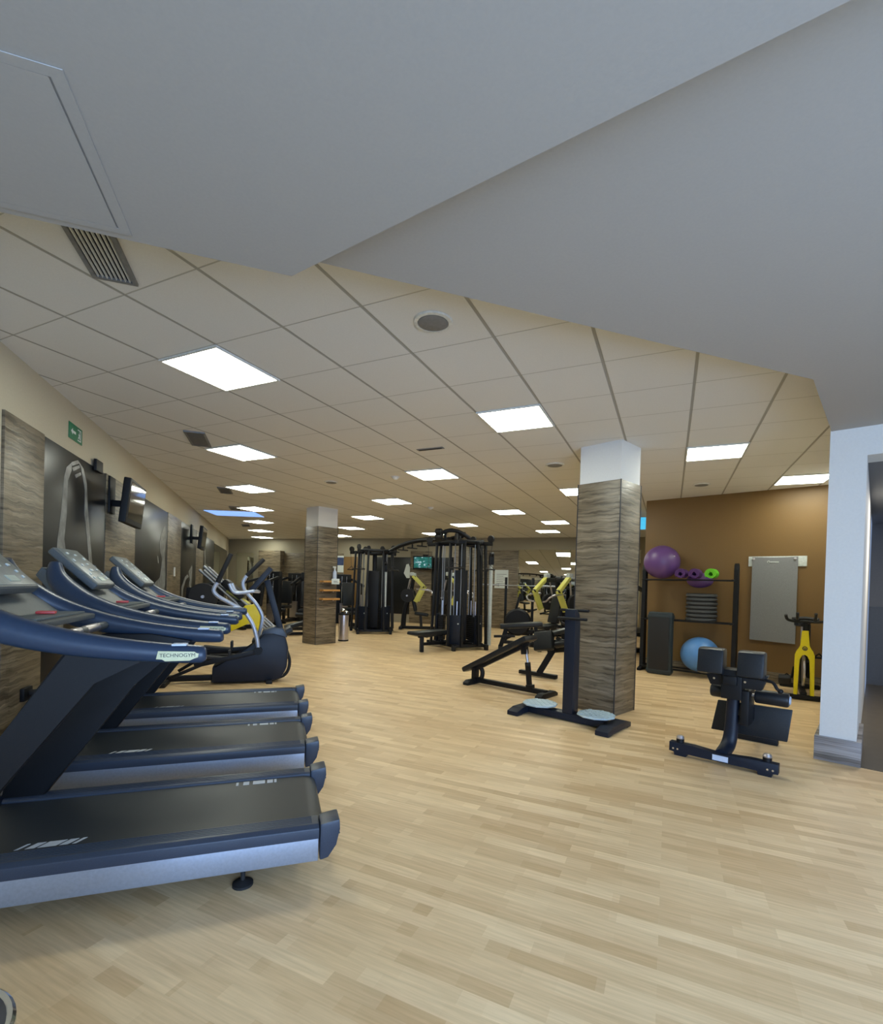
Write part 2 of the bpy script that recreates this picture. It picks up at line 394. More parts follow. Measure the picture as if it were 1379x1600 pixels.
# beam over the side opening, and the side room behind it
bm_ = MB(); bm_.prism([(0, 0), (1.70, 0), (1.70, .3), (0, .3)], U30, (V30.x, V30.y, 0), (P1.x, P1.y, (2.49+CEIL)/2), CEIL-2.49)
struct(bm_.build('wall_lintel', 'white'))
q0 = P1+U30*1.70
wall('wall_right', (q0.x, q0.y), (7.15, -2.2), 0, CEIL, .12, 'white')
sr = [P1, P1+V30*5.0, P1+V30*5.0+U30*1.7, q0]
struct(flat_poly('floor_side', [(v.x, v.y) for v in sr], -.06, .004, 'dark_floor'))
sc = [P1+V30*.3, P1+V30*5.0, P1+V30*5.0+U30*1.7, q0+V30*.3]
struct(flat_poly('ceiling_side', [(v.x, v.y) for v in sc], 2.50, 2.56, 'grey'))
fw = P1+V30*5.0; fe = fw+U30*1.7
wall('wall_side_far', (fw.x, fw.y), (fe.x, fe.y), 0, 2.5, .1, 'grey')
dd = MB(); dd.bounds(0, 1.7, -.02, 0, 0, 1.2); dd.bounds(0, 1.7, -.03, 0, 1.2, 1.215)
o = dd.build('trim_1', 'tilegrey'); o.location = fw; o.rotation_euler = (0, 0, TH); struct(o)
wall('wall_side_right', (fe.x, fe.y), ((q0+V30*.12).x, (q0+V30*.12).y), 0, 2.5, .1, 'grey', 1)
# soffits over the entrance
struct(flat_poly('ceiling_soffit_high', [(LW, 2.15), (3.17, 2.18), (4.36, 2.83), (P1.x+.03, P1.y-.02), (5.27, 1.1), (7.15, -2.2), (LW, -2.2)], 2.72, CEIL-.002, 'soffit'))
struct(flat_poly('ceiling_soffit_low', [(LW, 2.135), (.03, 2.135), (1.13, .71), (2.9, -1.6), (2.9, -2.2), (LW, -2.2)], 2.62, 2.7195, 'soffit'))
# rear wall with the window that lets the daylight in
WX0, WX1, WZ0, WZ1 = -1.1, 3.5, .15, 2.45
rw = MB()
rw.bounds(LW, WX0, -2.3, -2.2, 0, CEIL); rw.bounds(WX1, 7.2, -2.3, -2.2, 0, CEIL)
rw.bounds(WX0, WX1, -2.3, -2.2, 0, WZ0); rw.bounds(WX0, WX1, -2.3, -2.2, WZ1, CEIL)
struct(rw.build('wall_rear', 'white'))
wf = MB()
for i in range(5):
    x = WX0+.03+(WX1-WX0-.06)*i/4; wf.bounds(x-.03, x+.03, -2.28, -2.22, WZ0, WZ1)
wf.bounds(WX0, WX1, -2.28, -2.22, WZ0, WZ0+.06); wf.bounds(WX0, WX1, -2.28, -2.22, WZ1-.06, WZ1)
struct(wf.build('window_1', 'platew'))

# columns
def column(name, corner, rz, sx, sy, label):
    root = MB(); root.bounds(0, sx, 0, sy, 0, CEIL)
    o = root.build(name, 'white'); o.location = (corner[0], corner[1], 0); o.rotation_euler = (0, 0, rz); struct(o, label)
    c = MB(); c.bounds(-.012, sx+.012, -.012, sy+.012, 0.002, 2.545, bev=.002); k = c.build('wood_cladding', 'wood', o)
    e = MB(); e.bounds(-.016, -.006, -.016, -.006, .002, 2.546); e.bounds(sx+.006, sx+.016, -.016, -.006, .002, 2.546); e.bounds(-.016, -.006, sy+.006, sy+.016, .002, 2.546)
    e.build('corner_strip', 'ink', k)
    return o
column('column', (3.455, 4.335), R(24.5), .45, .49, 'thick square column with white top and strip wood cladding beside the twister machine')
lcol = column('column', (.82, 10.74), R(30), .50, .45, 'square wood clad column with three small shelves, farther from the camera')

# cladding, posters and mirror on the left wall
def clad(y0, y1, name='trim_2'):
    b = MB(); b.bounds(0, y1-y0, 0, .02, 0.01, 2.51, bev=.002)
    o = b.build(name, 'wood'); o.location = (LW, y1, 0); o.rotation_euler = (0, 0, -PI/2); return struct(o)
clad(4.27, 4.895); clad(6.44, 7.66); clad(9.76, 11.02); clad(13.0, 14.2)
POS = {
 1: (4.9, 6.435, 'tall black poster of clasped raised arms, nearest on the left wall',
  [[(5.461, 2.407), (5.352, 2.343), (5.301, 2.243), (5.286, 2.119), (5.245, 1.901), (5.185, 1.671), (5.173, 1.546), (5.37, 1.562), (5.329, 1.682), (5.373, 1.916), (5.381, 2.135), (5.388, 2.228), (5.465, 2.336)], [(5.625, 2.46), (5.757, 2.417), (5.854, 2.283), (5.889, 2.067), (5.98, 1.735), (6.073, 1.424), (5.98, 1.422), (5.89, 1.728), (5.807, 1.972), (5.811, 2.21), (5.699, 2.404)], [(5.461, 2.413), (5.614, 2.466), (5.647, 2.443), (5.477, 2.38)], [(5.478, 2.363), (5.648, 2.425), (5.666, 2.403), (5.51, 2.339)], [(5.543, 2.31), (5.684, 2.364), (5.702, 2.342), (5.575, 2.286)], [(5.122, 1.313), (5.338, 1.343), (5.355, 0.99), (5.315, 0.641), (5.205, 0.657)], [(5.741, 0.996), (5.966, 1.016), (6.054, 0.774), (5.888, 0.495), (5.706, 0.713)]]),
 2: (7.67, 9.755, 'black poster of a pale torso at its right edge, behind the nearer wall television',
  [[(9.512, 2.262), (9.23, 2.071), (9.145, 1.926), (9.212, 1.775), (9.366, 1.671), (9.289, 1.473), (9.202, 1.344), (8.866, 1.26), (8.889, 1.013), (9.535, 0.99), (9.643, 1.184), (9.628, 1.48), (9.543, 1.656), (9.591, 1.936), (9.557, 2.267)], [(9.011, 1.697), (9.079, 1.701), (9.113, 1.586), (9.067, 1.585)]]),
 3: (11.03, 12.99, 'black poster of a bent pale arm, before the farther wall television',
  [[(11.199, 0.866), (11.198, 1.163), (11.578, 1.382), (11.888, 1.432), (12.059, 1.385), (11.664, 1.314), (11.387, 1.106), (11.344, 0.86)], [(12.01, 1.498), (12.456, 1.653), (12.493, 1.388), (12.352, 1.117), (12.086, 1.18), (12.204, 1.314)]]),
 4: (14.21, 16.55, 'narrow looking black poster with a white vertical streak, next to the far left mirror',
  [[(14.373, 2.127), (14.619, 2.141), (14.747, 1.756), (16.104, 1.626), (15.178, 1.552), (14.804, 1.423), (14.508, 1.679)]])}
for k, (y0, y1, lab, figs) in POS.items():
    yc = (y0+y1)/2
    o = MB((LW, yc, 0)); o.bounds(LW+.001, LW+.016, y0, y1, .01, 2.5, bev=.002); t = o.build('wall_poster', 'poster'); t.location = (LW, yc, 0)
    tag(t, lab, 'poster', 'black body posters on the left wall')
    f = MB((LW, yc, 0))
    for pg in figs: f.prism(pg, (0, 1, 0), (0, 0, 1), (LW+.0168, 0, 0), .0016)
    f.build('printed_figure', 'skin', t)
o = MB((LW, 18.7, 0)); o.bounds(LW+.001, LW+.012, 16.6, 20.7, .1, 2.45); t = o.build('wall_mirror', 'mirror'); t.location = (LW, 18.7, 0)
tag(t, 'long wall mirror at the far end of the left wall', 'mirror')
# back wall finishes: t runs along the wall from the left corner
def on_back(o, t, off=0):
    v = B0+UB*t+NB*off; o.location = (v.x, v.y, 0); o.rotation_euler = (0, 0, math.atan2(UB.y, UB.x)); return o
def back_panel(name, t0, t1, z0, z1, th, material):
    b = MB(); b.bounds(0, t1-t0, -th, -.001, z0, z1, bev=.002); return on_back(b.build(name, material), t0)
struct(back_panel('trim_3', 1.69, 2.71, .01, 2.5, .25, 'wood')); struct(back_panel('trim_3', 2.74, 5.33, .01, 2.42, .03, 'wood'))
struct(back_panel('trim_3', 8.03, 8.82, .01, 2.52, .05, 'wood')); struct(back_panel('trim_3', 9.60, 11.8, .01, 2.56, .05, 'wood'))
struct(back_panel('trim_4', 5.36, 6.05, .01, 2.3, .03, 'brown'))
t = tag(back_panel('wall_mirror', .42, 1.26, .3, 2.42, .012, 'mirror'), 'narrow mirror in the far left corner of the back wall', 'mirror')
t = tag(back_panel('wall_mirror', 11.82, 15.5, .05, 2.58, .012, 'mirror'), 'wide wall mirror on the back wall left of the big column', 'mirror')
t = tag(back_panel('wall_poster', 6.6, 8.02, .3, 2.3, .016, 'poster'), 'black poster with a white sleeve at its right edge, left of the lit television', 'poster')
f = MB(); f.prism([(x-6.6, z) for x, z in [(7.86, 2.05), (7.95, 2.07), (8.0, 1.94), (8.0, 1.57), (7.88, 1.57), (7.77, 1.74)]], (1, 0, 0), (0, 0, 1), (0, -.017, 0), .002); f.build('printed_figure', 'paper', t)
t = tag(back_panel('wall_poster', 8.83, 9.59, .3, 2.3, .016, 'poster'), 'plain black poster right of the lit television on the back wall', 'poster')
t = tag(back_panel('paper_notice', 11.05, 11.5, 1.31, 1.91, .003, 'paper'), 'white paper notice on the wood panel behind the barbell', 'notice'); t.location -= Vector((UB.y, -UB.x, 0))*-.051
f = MB()
for i in range(7): f.bounds(.06, .39-.05*(i % 3), -.0045, -.0035, 1.40+.06*i, 1.415+.06*i)
f.build('printed_lines', 'grille', t)
t = tag(back_panel('notice_board', 5.0, 5.35, 1.72, 2.33, .006, 'paper'), 'blue and white notice beside the farther column', 'notice'); t.location -= Vector((UB.y, -UB.x, 0))*-.031
f = MB(); f.bounds(0, .35, -.009, -.006, 1.98, 2.27); f.build('printed_picture', 'bluep', t)

# ------------------------------------------------------------------ ceiling fittings
def grid(i, j):
    gx, gy = (i-5.8)*.6, (j+1.8473)*.61614
    return (c_*gx+s_*gy, -s_*gx+c_*gy)
LL = thing('ceiling_light', '', 'light', group='square ceiling light panels')
b = MB(); z = CEIL
for a, bb_, cc, d_ in ((-.3, .3, -.305, -.288), (-.3, .3, .288, .305), (-.3, -.285, -.288, .288), (.285, .3, -.288, .288)): b.bounds(a, bb_, cc, d_, -.014, -.001)
b.build('frame', 'plastic_w', LL)
b = MB(); b.bounds(-.284, .284, -.287, .287, -.010, -.002); b.build('diffuser', 'lamp', LL)
left_row = [(.5, 2.5), (-2.5, 5.5), (-5.5, 8.5), (-8.5, 11.5), (-11.5, 14.5), (-14.5, 17.5), (-17.5, 20.5)]
mid_row = [(3.5, 5.5), (.5, 8.5), (-2.5, 11.5), (-5.5, 14.5), (-8.5, 17.5), (-11.5, 20.5)]
right_row = [(6.5, 8.5), (3.5, 11.5), (.5, 14.5), (-2.5, 17.5), (-5.5, 20.5)]
last_row = [(8.5, 11.5), (1.5, 17.5), (.5, 20.5)]
ORD = ['nearest', 'second', 'third', 'fourth', 'fifth', 'sixth', 'farthest']
first = True
for nm, row in (('row along the left wall', left_row), ('second row from the left', mid_row), ('third row from the left', right_row), ('rightmost row', last_row)):
    for k, (i, j) in enumerate(row):
        od = ORD[k] if k < len(row)-1 else 'farthest'
        lab = f'lit square ceiling light panel, {od} of the {nm}'
        x, y = grid(i, j)
        if first: LL.location = (x, y, CEIL); LL.rotation_euler = (0, 0, -GA); LL['label'] = lab; first = False
        else: copy_tree(LL, (x, y, CEIL), -GA, lab)
t = thing('ceiling_panel', 'glowing blue long ceiling panel among the far lights of the left row', 'light', (-1.0, 13.0, CEIL), R(-14))
b = MB(); b.bounds(-.58, .58, -.42, .42, -.012, -.002); b.build('diffuser', 'bluelamp', t)
def vent(x, y, L, w, n, lab):
    t = thing('ceiling_vent', lab, 'vent', (x, y, CEIL), group='air vents in the ceiling')
    b = MB(); b.bounds(-w/2, w/2, -L/2, L/2, -.004, -.002); b.build('duct_opening', 'vent_dark', t)
    b = MB(); f = .022
    b.bounds(-w/2-f, -w/2, -L/2-f, L/2+f, -.016, -.001); b.bounds(w/2, w/2+f, -L/2-f, L/2+f, -.016, -.001); b.bounds(-w/2, w/2, -L/2-f, -L/2, -.016, -.001); b.bounds(-w/2, w/2, L/2, L/2+f, -.016, -.001)
    b.build('frame', 'grille', t)
    b = MB()
    for k in range(n):
        xx = -w/2+w*(k+.5)/n; b.box((xx, 0, -.009), (.0045 if n < 9 else .006, L, .012), ry=.3)
    b.build('slats', 'plastic_w' if n < 9 else 'grille', t)
    return t
vent(-.865, 2.76, .66, .17, 8, 'dark slotted air vent at the edge of the low soffit, upper left')
vent(-.895, 6.27, .55, .17, 12, 'grey air vent beside the second light of the left row')
vent(-.92, 9.69, .55, .17, 10, 'dark air vent beside the third light of the left row')
vent(-.93, 12.0, .5, .17, 10, 'small dark air vent just before the glowing blue ceiling panel')
vent(-.9, 15.6, .5, .17, 10, 'farthest dark air vent, beyond the glowing blue ceiling panel')
def speaker(x, y, r, lab):
    t = thing('ceiling_speaker', lab, 'speaker', (x, y, CEIL), group='round ceiling speakers')
    b = MB(); b.lathe([(r*.78, -.002), (r*.80, -.014), (r*.97, -.012), (r, -.001)], n=32); b.build('rim', 'plastic_w', t)
    b = MB(); b.lathe([(r*.77, -.0135), (r*.7, -.017), (.01, -.018)], n=32); b.build('grille', 'grille', t)
speaker(.87, 2.87, .12, 'round grey ceiling speaker nearest the camera, under the soffit edge')
speaker(3.4, 5.57, .12, 'round grey ceiling speaker left of the white column top')
speaker(5.97, 5.67, .12, 'round grey ceiling speaker above the brown wall')
speaker(.8, 8.04, .11, 'round grey ceiling speaker above the farther wood column')
def detector(x, y, lab):
    t = thing('smoke_detector', lab, 'smoke detector', (x, y, CEIL))
    b = MB(); b.lathe([(.06, -.001), (.06, -.012), (.045, -.03), (.02, -.045), (.005, -.048)], n=20); b.build('housing', 'plastic_w', t)
    b = MB(); b.lathe([(.075, -.001), (.075, -.006), (.06, -.007)], n=20); b.build('base_ring', 'plastic_w', t)
detector(1.66, 7.21, 'small white smoke detector beside the second light of the second row')
detector(3.01, 9.74, 'small white smoke detector between the two middle light rows far back')
t = thing('ceiling_slot', 'narrow slot diffuser in the ceiling left of the second row lights', 'vent', (1.69, 5.54, CEIL), -GA)
b = MB(); b.bounds(-.17, .17, -.035, .035, -.008, -.001, bev=.002); b.build('frame', 'grille', t)
b = MB(); b.bounds(-.15, .15, -.018, .018, -.0095, -.0075); b.build('slot', 'vent_dark', t)
# access hatch in the low soffit
t = thing('access_hatch', 'pale square access hatch in the soffit at upper left', 'hatch', (-.885, 1.79, 2.62))
b = MB(); b.bounds(-.309, .309, -.279, .279, -.004, -.001); b.build('door_panel', 'soffit', t)
b = MB()
for a in ((-.35, .35, -.31, -.28), (-.35, .35, .28, .31), (-.35, -.315, -.28, .28), (.315, .35, -.28, .28)): b.bounds(*a, -.004, -.001)
b.build('frame', 'soffit', t)
b = MB()
for a in ((-.315, -.31, -.28, .28), (.31, .315, -.28, .28), (-.31, .31, -.285, -.28), (-.31, .31, .28, .285)): b.bounds(*a, -.0025, -.001)
b.build('shadow_gap', 'grille', t)

# ------------------------------------------------------------------ wall fittings on the left
t = thing('exit_sign', 'small green emergency exit sign high on the left wall', 'sign', (LW, 5.58, 2.71))
b = MB(); b.bounds(.001, .008, -.16, .16, -.075, .075, bev=.002); b.build('sign_plate', 'green', t)
b = MB(); X = .0086
b.prism([(-.12, 0), (-.08, .03), (-.08, .012), (-.005, .012), (-.005, -.012), (-.08, -.012), (-.08, -.03)], (0, 1, 0), (0, 0, 1), (X, 0, 0), .001)
b.prism([(.04, -.055), (.125, -.055), (.125, .055), (.04, .055), (.04, .045), (.113, .045), (.113, -.045), (.04, -.045)], (0, 1, 0), (0, 0, 1), (X, 0, 0), .001)
b.prism([(.062, .01), (.08, .022), (.098, .01), (.092, -.004), (.103, -.03), (.09, -.036), (.08, -.014), (.062, -.036), (.05, -.03), (.07, -.006)], (0, 1, 0), (0, 0, 1), (X, 0, 0), .001)
b.prism([(.078, .028), (.086, .024), (.092, .030), (.086, .038), (.078, .036)], (0, 1, 0), (0, 0, 1), (X, 0, 0), .001)
b.build('pictogram', 'paper', t)
def wall_tv(y, z, w, h, lab, tilt=.10, turn=0.0, screen='glass', x=LW):
    t = thing('wall_television', lab, 'television', (x, y, z), group='flat televisions on wall brackets')
    b = MB(); b.bounds(.02, .04, -.10, .10, -.12, .30, bev=.004); b.bar((.04, 0, 0), (.20, 0, 0), .05, .07); b.bounds(.19, .21, -.14, .14, -.12, .12); b.build('wall_bracket', 'black', t)
    def rot(bm): bmesh.ops.rotate(bm, verts=bm.verts, cent=(.24, 0, 0), matrix=Matrix.Rotation(turn, 3, 'Z') @ Matrix.Rotation(tilt, 3, 'Y'))
    b = MB(); b.bounds(.21, .285, -w/2, w/2, -h/2, h/2, bev=.016, seg=3); rot(b.bm); c = b.build('housing', 'black', t)
    b = MB(); b.bounds(.2851, .2875, -w/2+.04, w/2-.04, -h/2+.06, h/2-.035); rot(b.bm); b.build('screen', screen, t)
    return t
wall_tv(6.60, 2.20, .80, .50, 'black flat television on the left wall, nearer of the two', .10, .04)
b = MB((LW, 6.1, 2.5)); b.bounds(LW+.02, LW+.05, 6.02, 6.22, 2.46, 2.58, bev=.004); o = b.build('wall_box', 'black'); o.location = (LW, 6.1, 2.5); tag(o, 'small black wall box above the nearer wall television', 'box')
wall_tv(12.25, 2.26, .95, .50, 'black flat television on the left wall, farther of the two', .10, .04)
v = B0+UB*8.6+NB*.05
t = wall_tv(v.y, 2.10, .72, .46, 'lit flat television with a green picture on the back wall', .05, 0, 'tv_on', v.x); t.rotation_euler = (0, 0, math.atan2(NB.y, NB.x))
t = thing('power_socket', 'black power plug and socket low on the left wall behind the treadmills', 'socket', (LW+.02, 4.62, .42))
b = MB(); b.bounds(.0, .03, -.07, .07, -.05, .05, bev=.006); b.build('socket_plate', 'black', t)
b = MB(); b.rod((.03, .02, 0), (.085, .02, 0), .028, n=14); b.tube([(.085, .02, 0), (.10, .02, -.02), (.08, .02, -.12), (.05, .03, -.38)], .008, n=8, smooth=2); b.build('plug', 'rubber', t)
b = MB((LW, 10.4, 1.45)); b.bounds(LW+.02, LW+.035, 10.34, 10.44, 1.38, 1.55, bev=.003); o = b.build('light_switch', 'plastic_w'); o.location = (LW, 10.4, 1.45); tag(o, 'small white switch plate on the wood strip between two posters', 'switch')
t = thing('hanging_sign', 'small lit blue sign hanging between the big column and the brown wall', 'sign', (7.17, 8.34, 2.77), R(-41))
b = MB(); b.bounds(-.11, .11, -.02, .02, -.13, .12, bev=.004); b.build('sign_box', 'bluesign', t)
b = MB(); b.bounds(-.11, .11, -.015, .015, .121, .135); b.bounds(-.012, .012, -.012, .012, .13, .199); b.build('hanger', 'steel', t)
#PART2
# ------------------------------------------------------------------ treadmills
def make_treadmill(yc, label, group):
    ox = -.78
    t = thing('treadmill', label, 'treadmill', (ox, yc, 0), group=group)
    O = (ox, 0, 0)
    b = MB(O); b.bounds(-1.60, .16, -.30, .30, .085, .20, bev=.01); b.bounds(-1.45, .10, -.335, .335, .10, .14); b.build('base_frame', 'black', t)
    prof = [(-1.34, .20), (-1.34, .247), (.17, .247), (.205, .242), (.232, .225), (.243, .195), (.235, .165), (.21, .145), (.18, .14), (.16, .20)]
    b = MB(O); b.prism(prof, (1, 0, 0), (0, 0, 1), (0, 0, 0), .52); b.build('running_belt', 'belt', t)
    for s, xs in ((-1, -.97), (1, -.18)):
        b = MB(O); sk = .028 if s < 0 else .0
        yy = -.235 if s < 0 else .205
        for a, w in ((0, .012), (.036, .030), (.078, .062), (.151, .030), (.196, .014)) if s < 0 else ((0, .012), (.036, .030), (.085, .062), (.158, .030), (.195, .012)):
            b.prism([(xs+a, yy), (xs+a+w, yy), (xs+a+w+sk, yy+.042), (xs+a+sk, yy+.042)], (1, 0, 0), (0, 1, 0), (0, 0, .2476), .0012)
        b.build('belt_marking', 'mark', t)
    for s in (-1, 1):
        b = MB(O); b.prism([(.262*s, .200), (.262*s, .254), (.274*s, .261), (.352*s, .259), (.374*s, .246), (.376*s, .200)], (0, 1, 0), (0, 0, 1), (-.67, 0, 0), 1.76, bev=.003)
        for k in range(5): b.bounds(-1.50, .18, s*(.281+.013*k)-.003, s*(.281+.013*k)+.003, .245, .2625-.0004*k)
        b.build('foot_ledge', 'ledge', t)
        b = MB(O); b.bounds(-1.56, .208, min(.340*s, .373*s), max(.340*s, .373*s), .098, .214, bev=.006); b.build('side_rail', 'silver', t)
        y0, y1 = sorted((.268*s, .384*s))
        b = MB(O); b.prism([(.213, .102), (.252, .112), (.288, .165), (.303, .235), (.300, .282), (.213, .268)], (1, 0, 0), (0, 0, 1), (0, (y0+y1)/2, 0), y1-y0, bev=.012)
        b.bounds(.25, .3015, y0, y1, .2165, .2185); b.build('rear_cap', 'ledge', t)
        # slanted upright
        poly = [(-1.335, .22), (-1.19, .22), (-.95, .56), (-.68, .94), (-.52, 1.01), (-.44, 1.04), (-.62, 1.07), (-.76, 1.08), (-.97, .74)] if s < 0 else [(-1.25, .22), (-1.07, .255), (-.88, .52), (-.69, .79), (-.56, .93), (-.42, 1.02), (-.62, 1.06), (-.84, 1.06), (-1.06, .74), (-1.20, .50)]
        b = MB(O); b.prism(poly, (1, 0, 0), (0, 0, 1), (0, s*.325, 0), .062, bev=.012); b.build('upright', 'black', t)
        y = s*.352
        pts = [(-1.24, y*.80, 1.425), (-1.225, y*.88, 1.345), (-1.14, y*.95, 1.245), (-1.0, y, 1.165), (-.82, y, 1.108), (-.63, y, 1.072), (-.46, y, 1.052), (-.345, y, 1.043), (-.29, y, 1.040), (-.272, y, 1.040)]
        b = MB(O); b.tube(pts, [r_*.8 for r_ in (.03, .050, .064, .060, .052, .045, .041, .039, .036, .022)], n=16, smooth=2, flat=1.25); ar = b.build('arm', 'arm', t)
        b = MB(O); b.bounds(-.40, -.345, y-.024, y+.024, 1.078, 1.086, bev=.003); b.build('arm_sensor', 'labelw', ar)
        b = MB(O); b.prism([(-.452, 1.027), (-.445, 1.060), (-.312, 1.056), (-.307, 1.050), (-.296, 1.048), (-.299, 1.032), (-.312, 1.028), (-.33, 1.019), (-.42, 1.018), (-.43, 1.027)], (1, 0, 0), (0, 0, 1), (0, y+s*.0355, 0), .004, bev=.001); bd = b.build('arm_badge', 'labelc', ar)
        tx = text('badge_lettering', 'TECHNOGYM', .021, 'ink', ar, (-.374-ox, y+s*.0378, 1.0415), (PI/2, 0, 0 if s < 0 else PI), .0006)
    # console between the arms
    ang = math.atan2(-.21, .22)
    cx, cz = -1.19, 1.395
    b = MB(O); b.box((cx, 0, cz), (.335, .36, .05), ry=-ang+0, bev=.018, seg=3); con = b.build('console', 'greyplastic', t)
    n = Vector((math.sin(-ang), 0, math.cos(ang)))
    e1 = Vector((math.cos(ang), 0, math.sin(ang)))
    def onc(a, y, h): v = Vector((cx, 0, cz))+e1*a+n*h; return (v.x, y, v.z)
    b = MB(O); b.box(onc(0, 0, .0255), (.305, .325, .003), ry=-ang, bev=.001); b.build('console_face', 'console', con)
    b = MB(O)
    for a, y, w, d in ((-.11, -.09, .03, .014), (-.10, .02, .03, .012), (-.07, .10, .02, .02), (-.05, -.11, .02, .02), (-.02, .05, .03, .012), (-.01, -.06, .02, .016), (.03, .1, .02, .014), (.035, 0, .05, .018), (.07, -.1, .015, .015), (.07, .11, .015, .015), (.105, .11, .015, .015), (.105, -.11, .015, .015)):
        b.box(onc(a, y, .029), (d, w, .006), ry=-ang, bev=.002)
    b.build('console_button', 'platew', con)
    b = MB(O); b.box(onc(.115, 0, .028), (.035, .085, .004), ry=-ang); b.build('console_display', 'lcd', con)
    b = MB(O); b.prism([(-1.30, 1.40), (-1.10, 1.24), (-1.02, 1.175), (-.87, 1.165), (-.87, 1.14), (-1.06, 1.135), (-1.22, 1.20), (-1.33, 1.35)], (1, 0, 0), (0, 0, 1), (0, 0, 0), .62, bev=.008); b.build('dashboard', 'greyplastic', t)
    b = MB(O); b.bounds(-1.07, -.90, -.26, .26, 1.168, 1.178, bev=.003); b.build('tray', 'console', t)
    b = MB(O); b.box((-.975, .03, 1.186), (.07, .05, .012), rz=.2, bev=.004); b.build('safety_clip', 'red', t)
    b = MB(O); b.rod((-.83, -.32, 1.105), (-.83, .32, 1.105), .019, n=14); hb = b.build('front_handlebar', 'greyplastic', t)
    b = MB(O); b.rod((-.83, -.20, 1.105), (-.83, -.03, 1.105), .0205, n=14); b.rod((-.83, .03, 1.105), (-.83, .20, 1.105), .0205, n=14); b.build('pulse_grip', 'steel', hb)
    b = MB(O); b.prism([(-1.72, .06), (-1.30, .06), (-1.22, .12), (-1.22, .265), (-1.34, .33), (-1.55, .335), (-1.70, .26)], (1, 0, 0), (0, 0, 1), (0, 0, 0), .64, bev=.03); b.build('motor_hood', 'navy', t)
    for x in (-1.45, -.11):
        for s in (-1, 1):
            b = MB(O); b.lathe([(.004, 0), (.044, .001), (.044, .012), (.02, .022), (.008, .026)], (x, s*.30, 0), n=24); b.cyl((x, s*.30, .02), (x, s*.30, .10), .010, n=12)
            b.build('levelling_foot', 'rubber', t)
    return t
GT = 'treadmills in a row along the left wall'
tm = make_treadmill(2.61, 'nearest blue black treadmill with silver side rail, at the left edge', GT)
copy_tree(tm, (-.78, 3.755, 0), 0, 'middle blue black treadmill of the row of three')
copy_tree(tm, (-.78, 4.90, 0), 0, 'third blue black treadmill, the one beside the dark cross trainer')

# ------------------------------------------------------------------ cross trainer beside the treadmills
def make_cross_trainer(loc, rz, label):
    t = thing('cross_trainer', label, 'cross trainer', loc, rz)
    XZ = ((1, 0, 0), (0, 0, 1))
    b = MB(); b.prism([(-.76, .02), (-.02, .02), (.10, .07), (.16, .20), (.175, .45), (.13, .61), (-.02, .655), (-.14, .655), (-.24, .53), (-.42, .36), (-.56, .28), (-.75, .24)], *XZ, (0, 0, 0), .34, bev=.03); sh = b.build('drive_shroud', 'navy', t)
    b = MB(); b.prism([(-.20, .50), (.16, .60), (.10, .72), (-.02, .74), (-.16, .68)], *XZ, (0, 0, 0), .30, bev=.02); b.build('shroud_cap', 'ledge', sh)
    b = MB(); b.tube([(.15, 0, .42), (.195, 0, .28), (.185, 0, .15), (.12, 0, .06), (-.02, 0, .02)], .022, n=10, smooth=2); b.build('lift_handle', 'rubber', t)
    b = MB(); b.bounds(-1.30, -.70, -.04, .04, .03, .10, bev=.008); b.bounds(-1.34, -1.26, -.28, .28, .0, .06, bev=.01); b.bounds(-.1, -.02, -.26, .26, .0, .05, bev=.01); b.build('floor_frame', 'black', t)
    b = MB(); b.bar((.10, 0, .58), (-.12, 0, 1.36), .07, .08, bev=.012); b.build('console_post', 'navy', t)
    b = MB(); b.bar((-.33, 0, 1.19), (-.07, 0, 1.52), .34, .07, bev=.014, up=(-.8, 0, .6)); cn = b.build('console', 'navy', t)
    b = MB(); b.bar((-.353, 0, 1.21), (-.105, 0, 1.525), .30, .004, bev=0, up=(-.8, 0, .6)); b.build('console_face', 'platew', cn)
    for s in (-1, 1):
        ph = 0 if s < 0 else .22
        y = s*.27
        if s < 0: pts = [(-.20, y, .44), (-.22, y, .60), (-.27, y, .77), (-.33, y, .88), (-.40, y, .965), (-.56, y, 1.06), (-.68, y, 1.13), (-.745, y, 1.21), (-.70, y, 1.31)]; gp = [(-.70, y, 1.31), (-.55, y, 1.68)]
        else: pts = [(-.21, y, .44), (-.20, y, .64), (-.17, y, .82), (-.21, y, .94), (-.28, y, 1.05), (-.36, y, 1.14), (-.42, y, 1.23), (-.435, y, 1.32), (-.39, y, 1.41)]; gp = [(-.39, y, 1.41), (-.17, y, 1.65)]
        b = MB(); b.tube(pts, .025, n=12, smooth=2); a = b.build('moving_arm', 'tube', t)
        b = MB(); b.rod(*gp, .029, n=14); b.build('hand_grip', 'rubber', a)
        b = MB(); b.cyl((-.20, s*.20, .44), (-.20, s*.30, .44), .05, n=20); b.build('arm_pivot', 'black', t)
        b = MB(); b.bar((-.22, s*.22, .42), (-.95, s*.22, .26+ph*.5), .05, .06, bev=.008); b.bar((-.75, s*.22, .32+ph*.4), (-1.20, s*.22, .12), .03, .04); lk = b.build('pedal_lever', 'black', t)
        b = MB(); b.box((-.72, s*.17, .35+ph*.35), (.36, .14, .035), ry=.12, bev=.012); b.box((-.55, s*.17, .40+ph*.35), (.03, .14, .09), bev=.01); b.build('pedal', 'rubber', lk)
    b = MB(); b.tube([(-.28, -.19, 1.21), (-.46, -.19, 1.18), (-.53, -.19, 1.21), (-.57, -.19, 1.30)], .022, n=12, smooth=2)
    b.tube([(-.28, .19, 1.21), (-.46, .19, 1.18), (-.53, .19, 1.21), (-.57, .19, 1.30)], .022, n=12, smooth=2); b.tube([(-.28, -.19, 1.21), (-.22, 0, 1.20), (-.28, .19, 1.21)], .022, n=12, smooth=2)
    b.build('fixed_handlebar', 'tube', t)
    return t
